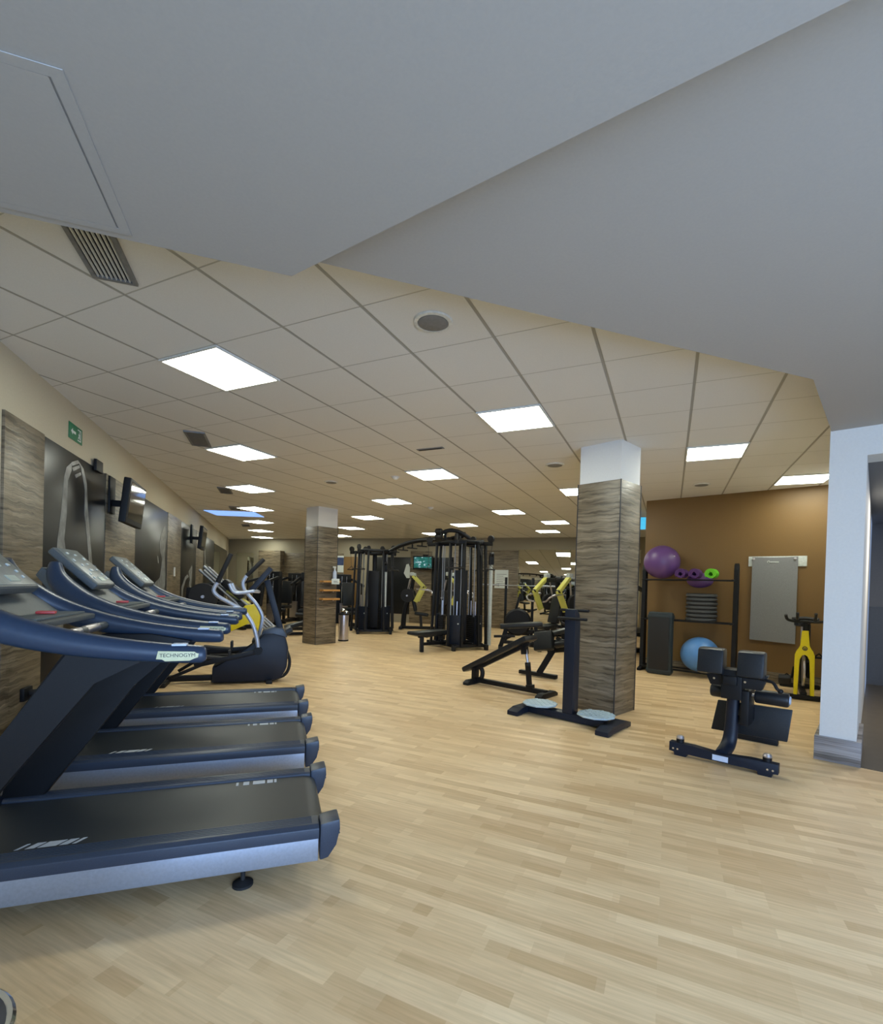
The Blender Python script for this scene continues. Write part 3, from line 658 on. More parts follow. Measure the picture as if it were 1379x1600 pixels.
make_cross_trainer((0, 6.98, 0), 0, 'dark cross trainer with silver moving arms, just behind the treadmills')

# ------------------------------------------------------------------ twister station
t = thing('twister_machine', 'black standing twister with two grey octagonal foot discs, before the big column', 'fitness machine', (2.88, 4.33, 0), TH)
b = MB(); b.prism([(-.48, .05), (-.38, .085), (.38, .085), (.48, .05), (.48, .012), (-.48, .012)], (1, 0, 0), (0, 0, 1), (0, 0, 0), .13, bev=.008); b.build('base_beam', 'navy', t)
for s in (-1, 1):
    b = MB(); b.prism([(-.28, .0), (-.28, .045), (-.17, .075), (.17, .075), (.28, .045), (.28, 0), (.19, 0), (.17, .02), (-.17, .02), (-.19, 0)], (0, 1, 0), (0, 0, 1), (s*.49, 0, 0), .13, bev=.008); b.build('base_foot', 'navy', t)
    b = MB(); b.lathe([(.06, .085), (.06, .10), (.075, .104), (.01, .106)], (s*.315, -.01, 0), n=24); b.build('turntable', 'black', t)
    b = MB(); pr = [(.12, .106), (.185, .112), (.187, .122), (.18, .128), (.01, .128)]; b.lathe(pr, (s*.315, -.01, 0), n=10)
    for i in range(-3, 4):
        for j in range(-3, 4):
            x, y = (i+j)*.036, (i-j)*.036
            if math.hypot(x, y) < .155: b.box((s*.315+x, -.01+y, .129), (.040, .040, .010), rz=PI/4, bev=.0048, seg=1)
    b.build('foot_disc', 'dimple', t, 20)
b = MB(); b.prism([(-.065, .085), (.065, .085), (.062, 1.00), (.04, 1.10), (-.02, 1.15), (-.065, 1.15)], (0, 1, 0), (0, 0, 1), (.03, 0, 0), .115, bev=.01); b.build('post', 'navy', t)
for z, y, x0, x1 in ((1.135, .07, -.14, .17), (1.055, -.075, -.10, .22)):
    b = MB(); b.rod((x0, y, z), (x1, y, z), .015, n=12)
    if y > 0: b.tube([(x0, y, z), (x0-.01, y, z-.02), (x0-.01, y+.02, z-.13), (x0+.05, y, z-.15)], .013, n=10, smooth=1)
    b.build('handle_bar', 'black', t)

# ------------------------------------------------------------------ back extension bench in front
def back_bench(label, loc, rz, tint='navy'):
    t = thing('back_extension_bench', label, 'exercise bench', loc, rz)
    b = MB(); b.prism([(-.38, .03), (-.38, .105), (-.20, .105), (0, .085), (.20, .105), (.38, .105), (.38, .03), (.32, .03), (.32, 0), (.385, 0), (.27, 0), (.27, .03), (-.27, .03), (-.27, 0), (-.34, 0), (-.34, .03)][0:7]+[(.34, .03), (.34, 0), (.25, 0), (.25, .03), (-.25, .03), (-.25, 0), (-.34, 0), (-.34, .03)], (1, 0, 0), (0, 0, 1), (0, 0, 0), .07, bev=.003); bs = b.build('front_foot_bar', tint, t)
    for s in (-1, 1):
        b = MB(); b.lathe([(.030, .09), (.030, .135), (.028, .137)], (s*.305, 0.005, 0), n=20); b.build('foot_bumper', 'black', bs)
        b = MB(); b.lathe([(.029, .135), (.031, .145), (.024, .160), (.01, .164)], (s*.305, 0.005, 0), n=20); b.build('bumper_cap', 'steel', bs)
        b = MB()
        for k in (0, 1): b.cyl((s*.33-.017+.034*k, -.030, .055), (s*.33-.017+.034*k, -.040, .055), .0075, n=10)
        b.build('bolt', 'chrome', bs)
    b = MB(); b.bounds(-.055, .055, -.0375, -.0355, .035, .078); b.build('rating_sticker', 'labelw', bs)
    b = MB(); b.tube([(0, .02, .075), (.0, .10, .085), (.01, .17, .115), (.02, .205, .19), (.025, .215, .33), (.03, .22, .50), (.035, .20, .66)], [.042, .044, .044, .042, .040, .038, .036], n=14, smooth=2, flat=1.25); b.build('curved_post', tint, t)
    b = MB(); b.bounds(-.05, .10, .14, .30, .50, .74, bev=.01); b.bounds(-.03, .07, .10, .34, .62, .69, bev=.01); b.bounds(.09, .15, .16, .40, .30, .58, bev=.012); hd = b.build('pivot_head', 'black', t)
    b = MB(); b.prism([(-.13, .60), (.23, .60), (.27, .72), (-.18, .72)], (1, 0, 0), (0, 0, 1), (0, .20, 0), .09, bev=.006); b.build('pad_bracket', 'black', hd)
    b = MB()
    for x in (-.10, .12): b.cyl((x, .150, .655), (x, .140, .655), .009, n=10)
    b.build('bolt', 'chrome', hd)
    b = MB(); b.tube([(.22, .16, .69), (.30, .15, .68), (.33, .14, .64), (.345, .14, .625)], .012, n=10, smooth=2); b.ell((.355, .14, .62), (.02, .02, .02), 14); b.build('adjusting_lever', 'black', hd)
    for x0, x1 in ((-.225, -.03), (.065, .25)):
        b = MB(); xc, w = (x0+x1)/2, x1-x0
        b.prism([(.09, .70), (.115, .895), (.17, .905), (.25, .90), (.255, .70), (.16, .68)], (0, 1, 0), (0, 0, 1), (xc, 0, 0), w, bev=.022); b.build('thigh_pad', 'vinyl', t)
    b = MB(); b.cyl((-.10, .28, .535), (.36, .28, .535), .014, n=12); ax = b.build('roller_axle', 'steel', t)
    for x0, x1 in ((-.15, .0), (.17, .40)):
        b = MB(); b.rod((x0, .28, .535), (x1, .28, .535), .056, n=24); r = b.build('foot_roller', 'vinyl', t)
        b = MB(); b.cyl((x1-.001, .28, .535), (x1+.008, .28, .535), .032, n=20); b.build('roller_end_cap', 'labelw', r)
    b = MB(); b.prism([(-.16, .175), (.385, .185), (.41, .445), (-.12, .435)], (1, 0, 0), (0, .10, 1), (0, .36, 0), .022, bev=.008); b.build('foot_plate', 'vinyl', t)
    b = MB(); b.bar((.10, .20, .42), (.13, .42, .36), .06, .10); b.bar((.12, .34, .36), (.10, .95, .10), .06, .07); b.bounds(-.10, .26, .90, .98, 0, .055, bev=.008); b.build('rear_frame', 'black', t)
    return t
back_bench('black back extension bench with two thigh pads and white sticker, near the white pier', (3.37, 2.92, 0), TH)

# ------------------------------------------------------------------ sit-up bench
t = thing('decline_bench', 'black decline sit-up bench on a long low frame, left of the twister machine', 'exercise bench', (2.93, 5.80, 0), TH)
for x in (-.55, .58):
    b = MB(); b.prism([(-.21, 0), (-.21, .035), (-.15, .065), (.15, .065), (.21, .035), (.21, 0)], (0, 1, 0), (0, 0, 1), (x, 0, 0), .09, bev=.008); b.build('cross_foot', 'black', t)
b = MB(); b.bounds(-.55, .58, -.035, .035, .025, .085, bev=.008); b.build('base_beam', 'black', t)
b = MB(); b.bounds(-.575, -.515, -.05, .05, .06, .24, bev=.008); b.tube([(-.47, 0, .07), (-.43, 0, .10), (-.42, 0, .18), (-.46, 0, .24), (-.5, 0, .25)], .03, n=10, smooth=2); b.build('hinge_post', 'black', t)
b = MB(); b.bar((-.67, 0, .185), (.34, 0, .725), .30, .075, bev=.028, up=(0, 0, 1)); b.build('bench_pad', 'vinyl', t)
b = MB(); b.bar((-.55, 0, .20), (.30, 0, .645), .06, .06); b.build('pad_rail', 'black', t)
b = MB(); b.bar((.335, 0, .06), (.295, 0, .40), .05, .06); b.bar((.345, 0, .06), (.34, 0, .12), .08, .09); b.bar((.25, 0, .50), (.235, 0, .62), .07, .08); ps = b.build('support_post', 'black', t)
b = MB(); b.cyl((.295, 0, .39), (.262, 0, .56), .018, n=12); b.build('telescopic_tube', 'steel', ps)
b = MB(); b.rod((.31, -.03, .375), (.35, -.06, .375), .016, n=12); b.build('locking_knob', 'rubber', ps)

# second machine right behind: back bench seen from its other side
t = thing('roman_chair', 'black roman chair with padded rest, half hidden behind the twister post', 'exercise bench', (3.80, 6.53, 0), TH)
b = MB(); b.bar((-.32, 0, .045), (.32, 0, .045), .08, .06, bev=.012); b.build('front_foot_bar', 'black', t)
b = MB(); b.bar((.02, 0, .06), (.20, .10, .44), .07, .09, bev=.008); b.bar((.10, .1, .42), (.75, .3, .52), .08, .10, bev=.01); b.bar((.66, .3, .5), (.60, .42, .04), .07, .08); b.bounds(.35, .9, .40, .48, 0, .06, bev=.01); b.build('frame', 'black', t)
b = MB(); b.box((.10, -.02, .56), (.30, .12, .29), ry=-.18, rx=-.25, bev=.03, seg=3); b.build('padded_rest', 'vinyl', t)
b = MB(); b.rod((.26, .02, .52), (.52, .10, .58), .055, n=20); b.build('foot_roller', 'vinyl', t)
b = MB(); b.bar((.20, .05, .68), (.36, .18, .74), .20, .06, bev=.02); b.bar((.24, .1, .62), (.44, .2, .50), .05, .05); b.build('upper_pad', 'vinyl', t)

# ------------------------------------------------------------------ storage rack on the brown wall and what is on it
RK = CA + NB*0 + Vector((-.866, -.5, 0))*.31
def rkp(x, y=0): v = RK+U30*x+V30*y; return v
rack_o = rkp(.12)
t = thing('storage_rack', 'black open rack with three rail shelves against the brown wall', 'rack', (rack_o.x, rack_o.y, 0), TH)
for x in (0, 1.38):
    b = MB(); b.prism([(-.18, 0), (.18, 0), (.18, .04), (.06, .06), (.055, 1.72), (.035, 1.80), (0, 1.825), (-.035, 1.80), (-.055, 1.72), (-.06, .06), (-.18, .04)], (0, 1, 0), (0, 0, 1), (x, 0, 0), .06, bev=.008); b.build('upright', 'black', t)
for z in (.085, .885, 1.555):
    b = MB()
    for y in (-.14, .14): b.bar((.0, y, z), (1.38, y, z), .022, .022, bev=.004)
    for x in (.03, 1.35): b.bar((x, -.16, z), (x, .16, z), .03, .03)
    b.build('shelf_rails', 'black', t)
def at_rack(o, x, y, z, rz=0):
    v = rkp(.12+x, y); o.location = (v.x, v.y, z); o.rotation_euler = (0, 0, TH+rz); return o
def ball(r, material, squash, label, x, y, z):
    b = MB(); b.ell((0, 0, 0), (r, r, r*squash), 40)
    o = b.build('exercise_ball', material); at_rack(o, x, y, z); tag(o, label, 'ball', 'exercise balls on the rack')
    p = MB(); p.cyl((r*.80, -r*.45, r*.30), (r*.83, -r*.47, r*.31), .012, n=12); p.build('valve_plug', 'plastic_w', o); return o
ball(.285, 'purple', .98, 'large purple exercise ball on the top of the rack', .27, 0, 1.855)
ball(.285, 'blueball', .98, 'light blue exercise ball on the bottom rails of the rack', .90, 0, .36)
o = ball(.20, 'purple', .62, 'slack purple ball sagging through the top rails of the rack', .84, .10, 1.555); o.scale = (1, .45, 1)
def rolled_mat(material, label, x, r):
    t = thing('rolled_mat', label, 'mat', group='rolled mats on the rack'); at_rack(t, x, -.115, 1.567+r)
    b = MB(); n = 44; pts = []
    for k in range(n+1):
        a = 2*PI*2.6*k/n; rr = r*.42+(r-r*.42)*k/n; pts.append((math.cos(a)*rr, math.sin(a)*rr))
    th_ = r*.19
    poly = [(p[0], p[1]) for p in pts]+[(p[0]*(1-th_/math.hypot(*p)), p[1]*(1-th_/math.hypot(*p))) for p in pts[::-1]]
    u, v = Vector((1, 0, 0)), Vector((0, 0, 1))
    for k in range(n):
        q = [poly[k], poly[k+1], poly[2*n-k], poly[2*n+1-k]]
        b.prism(q, u, v, (0, 0, 0), .20)
    bmesh.ops.remove_doubles(b.bm, verts=b.bm.verts, dist=.0004)
    b.build('mat_roll', material, t, 50)
    b = MB(); b.lathe([(r*.46, -.235), (r*.46, -.17), (r*.40, -.15), (r*.2, -.14), (.001, -.14)], ax=(0, -1, 0), n=20)
    return t, b
for mt_, lab, x in (('violet', 'dark purple rolled mat, next to the big purple ball', .625), ('violet', 'dark purple rolled mat, between the other purple roll and the green one', .83), ('limefoam', 'bright green rolled mat at the right end of the top shelf', 1.065)):
    tt, bx = rolled_mat(mt_, lab, x, .088); bx.bm.free()
    b = MB(); b.cyl((0, .06, 0), (0, .095, 0), .06, n=20); b.build('inner_roll', mt_, tt)
for k in range(7):
    b = MB(); prof = [(.01, 0), (.205, 0), (.228, .014), (.230, .036), (.22, .048), (.18, .054), (.01, .052)]
    b.lathe(prof, n=40); bmesh.ops.scale(b.bm, verts=b.bm.verts, vec=(1, .7, 1))
    o = b.build('balance_pad', 'disc'); at_rack(o, .90+.004*((k*5) % 3-1), 0, .897+.064*k)
    nm = ['bottom', 'second from the bottom', 'third from the bottom', 'middle', 'third from the top', 'second from the top', 'topmost'][k]
    tag(o, f'{nm} grey rubber balance pad of the stack on the rack', 'balance pad', 'stacked balance pads')
    r_ = MB(); r_.lathe([(.222, .050), (.222, .060), (.21, .0625), (.205, .050)], n=40); bmesh.ops.scale(r_.bm, verts=r_.bm.verts, vec=(1, .7, 1)); r_.build('raised_rim', 'rubber', o)
t = thing('aerobic_step', 'dark step platform standing upright in front of the rack', 'step', group=None); at_rack(t, .37, -.29, 0)
b = MB(); b.bounds(-.19, .19, -.045, .085, .0, 1.02, bev=.04, seg=3); b.build('platform', 'stepplastic', t)
b = MB(); b.bounds(-.155, .155, -.053, -.043, .08, .94, bev=.006); b.build('grip_surface', 'rubber', t)
b = MB(); b.bounds(-.20, .20, -.052, .092, .90, .98, bev=.03, seg=2); b.build('end_band', 'stepplastic', t)
b = MB(); b.bounds(-.20, .20, -.052, .092, .03, .10, bev=.025, seg=2); b.build('end_band', 'stepplastic', t)
# hanging mat with its wall rail
v = CA+U30*1.62
wa = math.atan2(CB.y-CA.y, CB.x-CA.x)
def on_brown(o, x): v = CA+(CB-CA).normalized()*x; o.location = (v.x, v.y, 0); o.rotation_euler = (0, 0, wa); return o
t = thing('mat_rail', 'pale wall rail on the brown wall that carries the grey mat', 'rail'); on_brown(t, 1.60)
b = MB(); b.bounds(0, .74, -.022, -.001, 1.79, 1.945, bev=.004); b.build('rail_board', 'platew', t)
b = MB()
for x in (.075, .60): b.cyl((x, -.022, 1.90), (x, -.068, 1.905), .008, n=10)
b.build('hook', 'steel', t)
t = thing('exercise_mat', 'grey exercise mat hanging from the rail on the brown wall', 'mat'); on_brown(t, 1.60)
b = MB(); n = 12; front, back = [], []
for j in range(n+1):
    z = 1.935-1.285*j/n; row = []
    for i in range(9):
        x = .055+.58*i/8; y = -.044-.010*math.sin(PI*i/8)*(1 if j else .3)-.02*(j/n)**2; zz = z-(.012*math.sin(PI*i/8) if j == 0 else 0)-.02*(i/8)*(j/n)
        row.append((x, y, zz))
    front.append(row)
vf = [[b.bm.verts.new(p) for p in r] for r in front]; vb = [[b.bm.verts.new((p[0], p[1]+.012, p[2])) for p in r] for r in front]
for j in range(n):
    for i in range(8):
        b.bm.faces.new((vf[j][i], vf[j+1][i], vf[j+1][i+1], vf[j][i+1])); b.bm.faces.new((vb[j][i], vb[j][i+1], vb[j+1][i+1], vb[j+1][i]))
for j in range(n):
    for i in (0, 8): b.bm.faces.new((vf[j][i], vb[j][i], vb[j+1][i], vf[j+1][i]))
for i in range(8):
    for j in (0, n): b.bm.faces.new((vf[j][i], vf[j][i+1], vb[j][i+1], vb[j][i]))
b.build('mat_sheet', 'mat_grey', t, 60)
b = MB(); b.ring((.27, -.056, 1.855), .016, .004, (0, 1, 0), 18); b.bounds(.295, .40, -.0585, -.055, 1.847, 1.862); b.build('printed_logo', 'platew', t)
b = MB()
for x in (.075, .60): b.ring((x, -.054, 1.905), .014, .005, (0, 1, 0), 16)
b.build('eyelet', 'steel', t)

# ------------------------------------------------------------------ spin bike with the yellow fork
t = thing('spin_bike', 'indoor cycling bike with a bright yellow fork, left of the white pier', 'exercise bike', (6.52, 4.46, 0), TH+R(8))
b = MB(); b.bar((-.26, 0, .035), (.26, 0, .035), .07, .06, bev=.014); b.bar((-.24, .98, .035), (.24, .98, .035), .07, .06, bev=.014); b.bounds(-.035, .035, 0, .98, .04, .10, bev=.01); b.build('floor_frame', 'black', t)
b = MB(); Y = .05
b.prism([(-.11, .03), (-.065, .03), (-.060, .52), (-.035, .575), (0, .595), (.035, .575), (.060, .52), (.065, .03), (.11, .03), (.105, .58), (.085, .64), (.042, .70), (.038, .90), (-.038, .90), (-.042, .70), (-.085, .64), (-.105, .58)], (1, 0, 0), (0, .12, 1), (0, Y-.05, 0), .05, bev=.008); fk = b.build('fork', 'yellow', t)
b = MB(); b.ring((0, .052, .665), .024, .005, (0, 1, -.12), 20)
st = [(math.cos(PI/2+k*PI/5)*(.016 if k % 2 == 0 else .007), .665+math.sin(PI/2+k*PI/5)*(.016 if k % 2 == 0 else .007)) for k in range(10)]
b.prism(st, (1, 0, 0), (0, .12, 1), (0, -.030, 0), .012); b.build('fork_emblem', 'ink', fk)
b = MB(); b.bar((0, .12, .84), (.0, .13, 1.02), .05, .06, bev=.008); b.bar((.03, .16, .5), (.03, .15, .98), .055, .07, bev=.01); b.build('handlebar_stem', 'black', t)
b = MB(); b.tube([(-.22, -.06, 1.10), (-.20, -.02, 1.04), (-.12, .06, 1.015), (0, .08, 1.02), (.12, .06, 1.015), (.20, -.02, 1.04), (.22, -.06, 1.10)], .018, n=12, smooth=2)
b.tube([(-.14, .10, 1.04), (0, .12, 1.055), (.14, .10, 1.04)], .026, n=12, smooth=2, flat=1.6)
for s in (-1, 1): b.tube([(s*.09, .08, 1.04), (s*.095, -.02, 1.07), (s*.095, -.06, 1.13)], .017, n=12, smooth=2)
b.build('handlebar', 'rubber', t)
b = MB(); b.lathe([(.20, -.012), (.215, -.012), (.22, 0), (.215, .012), (.20, .012), (.05, .008), (.05, -.008)], (0, .22, .36), ax=(1, 0, 0), n=40); b.build('flywheel', 'steel', t)
b = MB(); b.bar((0, .10, .80), (0, .62, .40), .05, .09, bev=.012); b.bar((0, .62, .12), (0, .66, .62), .05, .08, bev=.01); b.bounds(.03, .10, .15, .72, .26, .48, bev=.03); b.build('main_frame', 'black', t)
b = MB(); b.cyl((0, .68, .60), (0, .72, .92), .022, n=12); b.build('seat_post', 'steel', t)
b = MB(); b.prism([(-.03, -.14), (.03, -.14), (.05, 0), (.10, .11), (.07, .15), (-.07, .15), (-.10, .11), (-.05, 0)], (1, 0, 0), (0, 1, 0), (0, .72, .95), .06, bev=.02); b.build('saddle', 'vinyl', t)
for s, dz, dy in ((-1, -.16, .05), (1, .16, -.05)):
    b = MB(); b.bar((s*.09, .50, .36), (s*.11, .50+dy, .36+dz), .02, .035); b.box((s*.17, .50+dy, .36+dz), (.10, .09, .025), bev=.006); b.tube([(s*.13, .44+dy, .37+dz), (s*.17, .42+dy, .42+dz), (s*.21, .44+dy, .37+dz)], .01, n=8, smooth=1); b.build('pedal_crank', 'black', t)
b = MB(); b.box((-.20, .30, .20), (.14, .12, .10), rx=.3, bev=.02); b.build('foot_cage', 'rubber', t)

# ------------------------------------------------------------------ small column shelves, bin, bottle
def on_lcol(o, x, y, z):
    a = R(30); o.location = (.82+math.cos(a)*x-math.sin(a)*y, 10.74+math.sin(a)*x+math.cos(a)*y, z); o.rotation_euler = (0, 0, a); return o
for z, nm in ((.985, 'lowest'), (1.175, 'middle'), (1.365, 'top')):
    b = MB(); b.bounds(.06, .50, -.16, -.013, -.02, .02, bev=.004); o = on_lcol(b.build('wall_shelf', 'shelf'), 0, 0, z)
    tag(o, f'{nm} of the three small wooden shelves on the farther column', 'shelf', 'small shelves on the farther column')
    b = MB(); b.cyl((.14, -.03, -.035), (.14, -.013, -.035), .012, n=10); b.cyl((.42, -.03, -.035), (.42, -.013, -.035), .012, n=10); b.build('shelf_peg', 'steel', o)
t = thing('spray_bottle', 'pale cleaning bottle on the top shelf of the farther column', 'bottle'); on_lcol(t, .40, -.08, 1.386)
b = MB(); b.lathe([(.03, 0), (.042, .01), (.042, .16), (.036, .20), (.018, .23), (.016, .25)], n=20); b.build('bottle_body', 'labelw', t)
b = MB(); b.lathe([(.02, .25), (.02, .275), (.012, .28)], n=16); b.bounds(-.05, .03, -.012, .012, .28, .315, bev=.006); b.build('spray_head', 'plastic_w', t)
b = MB(); b.bounds(-.10, .10, -.008, .008, -.06, .06, bev=.003); o = on_lcol(b.build('paper_card', 'paper'), .36, -.172, 1.37); tag(o, 'white card on the front of the top shelf of the farther column', 'card')
b = MB(); b.bounds(-.06, .04, -.0095, -.008, .0, .012); b.bounds(-.06, .06, -.0095, -.008, -.025, -.015); b.build('printed_lines', 'grille', o)
t = thing('waste_bin', 'slim steel waste bin with a chrome rim at the farther column', 'bin', (1.50, 11.42, 0))
b = MB(); b.lathe([(.112, .0), (.115, .01), (.118, .62), (.105, .62), (.10, .05), (.001, .05)], n=32); b.build('bin_body', 'steel', t)
b = MB(); b.lathe([(.116, 0), (.120, .005), (.120, .03), (.117, .032)], n=32); b.build('base_ring', 'rubber', t)
b = MB(); b.lathe([(.119, .60), (.124, .61), (.124, .64), (.108, .645), (.105, .61)], n=32); b.build('rim', 'rubber', t)
b = MB()
for k in range(7): b.ell((.06*math.cos(k*2.1), .06*math.sin(k*2.1), .65+.03*(k % 3)), (.05, .04, .05), 10)
o = b.build('bin_liner', 'chrome', t)

# metal bin at the very edge of the picture
t = thing('pedal_bin', 'round chrome bin with a dark lid cut off at the lower left corner', 'bin', (-.66, 1.16, 0))
b = MB(); b.lathe([(.172, .02), (.176, .03), (.176, .415), (.168, .43)], n=48); b.build('bin_body', 'chrome', t)
b = MB(); b.lathe([(.176, .425), (.182, .43), (.182, .446), (.176, .452), (.168, .449)], n=48); b.build('rim', 'chrome', t)
b = MB(); b.lathe([(.169, .448), (.14, .460), (.07, .470), (.001, .472)], n=48); b.build('lid', 'navy', t)
b = MB(); b.lathe([(.165, 0), (.178, .004), (.178, .022), (.171, .026)], n=48); b.build('base_ring', 'rubber', t)

# ------------------------------------------------------------------ the two-tower cable gym in the middle
def gym_tower(t, cx, cy, rz, stations, tall=2.32, chrome=(), boxes=(), discs=6):
    q = Matrix.Rotation(rz, 3, 'Z')
    def P(x, y, z): v = q @ Vector((x, y, 0)); return (cx+v.x, cy+v.y, z)
    n = len(stations)
    rad = .62
    b = MB()
    for k in range(n):
        a0, a1 = stations[k], stations[(k+1) % n]
        b.bar(P(rad*math.cos(a0), rad*math.sin(a0), .09), P(rad*math.cos(a1), rad*math.sin(a1), .09), .07, .06, bev=.008)
        b.bar(P(0, 0, .09), P((rad+.12)*math.cos(a0), (rad+.12)*math.sin(a0), .09), .07, .06, bev=.008)
        b.bar(P((rad+.08)*math.cos(a0), (rad+.08)*math.sin(a0), 0), P((rad+.08)*math.cos(a0), (rad+.08)*math.sin(a0), .10), .07, .10, bev=.008)
    b.build('base_frame', 'black', t)
    b = MB(); b.cyl(P(0, 0, .05), P(0, 0, tall), .06, n=16); b.build('centre_post', 'black', t)
    for k, a in enumerate(stations):
        c, s = math.cos(a), math.sin(a); tx, ty = -s, c
        def Q(r, w, z): return P(r*c+tx*w, r*s+ty*w, z)
        for w in (-.15, .15):
            b = MB(); b.bar(Q(.60, w, .09), Q(.52, w, tall), .05, .07, bev=.006); b.build('upright', 'black', t)
        for w in (-.07, .07):
            b = MB(); b.cyl(Q(.40, w, .12), Q(.40, w, tall-.06), .009, n=10); b.build('guide_rod', 'rodsteel', t)
        b = MB()
        for i in range(13): b.box(Q(.40, 0, .16+.043*i), (.11, .25, .039), rz=rz+a, bev=.003)
        ws = b.build('weight_stack', 'black', t)
        b = MB(); b.cyl(Q(.40, 0, .70), Q(.40, 0, 1.02), .014, n=10); b.build('selector_rod', 'steel', ws)
        b = MB(); b.box(Q(.49, 0, .42), (.02, .29, .62), rz=rz+a, bev=.006); sp = b.build('stack_cover', 'navy', t)
        b = MB(); b.cyl(Q(.50, .05, .55), Q(.508, .05, .55), .016, n=12); b.build('cover_disc', 'platew', sp)
        b = MB(); b.bar(Q(0, 0, tall-.02), Q(.78, 0, tall-.04), .06, .08, bev=.008); b.bar(Q(.54, -.18, tall-.03), Q(.54, .18, tall-.03), .06, .06, bev=.008); b.build('top_arm', 'black', t)
        b = MB(); b.rod(Q(.74, -.025, tall+.06), Q(.74, .025, tall+.06), .075, n=24, e=.12); b.build('pulley', 'rubber', t)
        b = MB(); b.rod(Q(.30, -.025, tall+.06), Q(.30, .025, tall+.06), .07, n=24, e=.12); b.build('pulley', 'rubber', t)
        b = MB(); b.cyl(Q(.78, 0, tall+.03), Q(.74, 0, 1.75), .005, n=6); b.build('cable', 'ink', t)
        b = MB(); b.rod(Q(.74, -.20, 1.72), Q(.74, .20, 1.72), .016, n=10); b.tube([Q(.74, -.18, 1.72), Q(.74, 0, 1.82), Q(.74, .18, 1.72)], .006, n=6); b.build('pull_handle', 'rubber', t)
    b = MB(); b.box(P(0, 0, .92), (.30, .30, 1.55), rz=rz, bev=.02); b.build('core_panel', 'black', t)
    ring = [P(.54*math.cos(a), .54*math.sin(a), tall) for a in stations]
    b = MB(); b.tube(ring, .035, n=10, closed=True); b.build('top_ring', 'black', t)
    for (x, y, z0, z1, r) in chrome:
        b = MB(); b.cyl(P(x, y, z0), P(x, y, z1), r, n=16); cp = b.build('pulley_column', 'platew', t)
        b = MB(); b.box(P(x, y, z1+.08), (.12, .12, .22), rz=rz, bev=.02); b.rod(P(x-.05, y-.07, z1+.2), P(x+.05, y-.07, z1+.2), .05, n=16); b.build('pulley_carriage', 'black', cp)
    return P
rx, ry = 3.85, 10.05
gym = thing('cable_gym', 'large black cable gym, two towers joined by an overhead bar, mid room', 'gym machine', (rx, ry, 0))
def local(f):
    return f
gt = R(-20)
PR = gym_tower(gym, 0, 0, gt, [R(-100), R(-35), R(50), R(165)], 2.30, chrome=((.66, -.02, .06, 1.86, .042), (-.22, -.16, .70, 1.72, .030)))
PL = gym_tower(gym, 2.56-rx, 13.35-ry, gt, [R(-115), R(-40), R(50), R(160)], 2.24, chrome=((.34, -.30, .06, 1.70, .042),))
b = MB(); A0, A1 = Vector(PL(.3, -.2, 2.18)), Vector(PR(-.3, .2, 2.38))
d = A1-A0
b.tube([A0-Vector((.5, -.2, 0)), A0+d*.0+Vector((0, 0, .0)), A0+d*.25+Vector((0, 0, .10)), A0+d*.5+Vector((0, 0, .14)), A0+d*.75+Vector((0, 0, .10)), A1, A1+Vector((.3, -.3, .12))], .055, n=12, smooth=2); br = b.build('overhead_bar', 'black', gym)
for k in range(5):
    p = A0+d*(.18+.15*k)+Vector((0, 0, .08)); b = MB(); b.bar(p, p-Vector((0, 0, .09)), .03, .05); b.rod(p+Vector((-.14, -.05, -.10)), p+Vector((.14, .05, -.10)), .016, n=10); b.build('chin_up_grip', 'rubber', br)
b = MB(); c0 = Vector(PR(-.25, -.1, 2.38))
b.tube([c0+Vector((-.30, .1, .02)), c0+Vector((-.1, 0, .16)), c0+Vector((.15, -.05, .16)), c0+Vector((.40, -.1, .02)), c0+Vector((.55, -.18, -.12)), c0+Vector((.62, -.2, -.35))], .045, n=12, smooth=2); b.ring(tuple(c0+Vector((.02, 0, .06))), .14, .03, (.35, .93, 0), 24)
for k in range(2): b.rod(tuple(c0+Vector((-.32, .05, .02+.11*k))), tuple(c0+Vector((-.22, -.05, .02+.11*k))), .075, n=18)
b.build('curved_top_frame', 'black', gym)
# low rowing seat in front of the near tower
def W2(x, y, z): return (x-rx, y-ry, z)
b = MB(); b.prism([(-.52, .36), (-.50, .42), (.45, .42), (.45, .35), (-.25, .30)], (.85, .53, 0), (0, 0, 1), W2(3.0, 9.52, 0), .32, bev=.02); b.build('row_seat', 'vinyl', gym)
b = MB(); b.bar(W2(2.80, 9.40, 0), W2(2.80, 9.40, .33), .07, .09, bev=.008); b.bar(W2(2.80, 9.40, .16), W2(3.60, 9.90, .12), .05, .06); b.bar(W2(2.72, 9.35, .32), W2(3.50, 9.84, .33), .05, .06); b.build('seat_frame', 'black', gym)

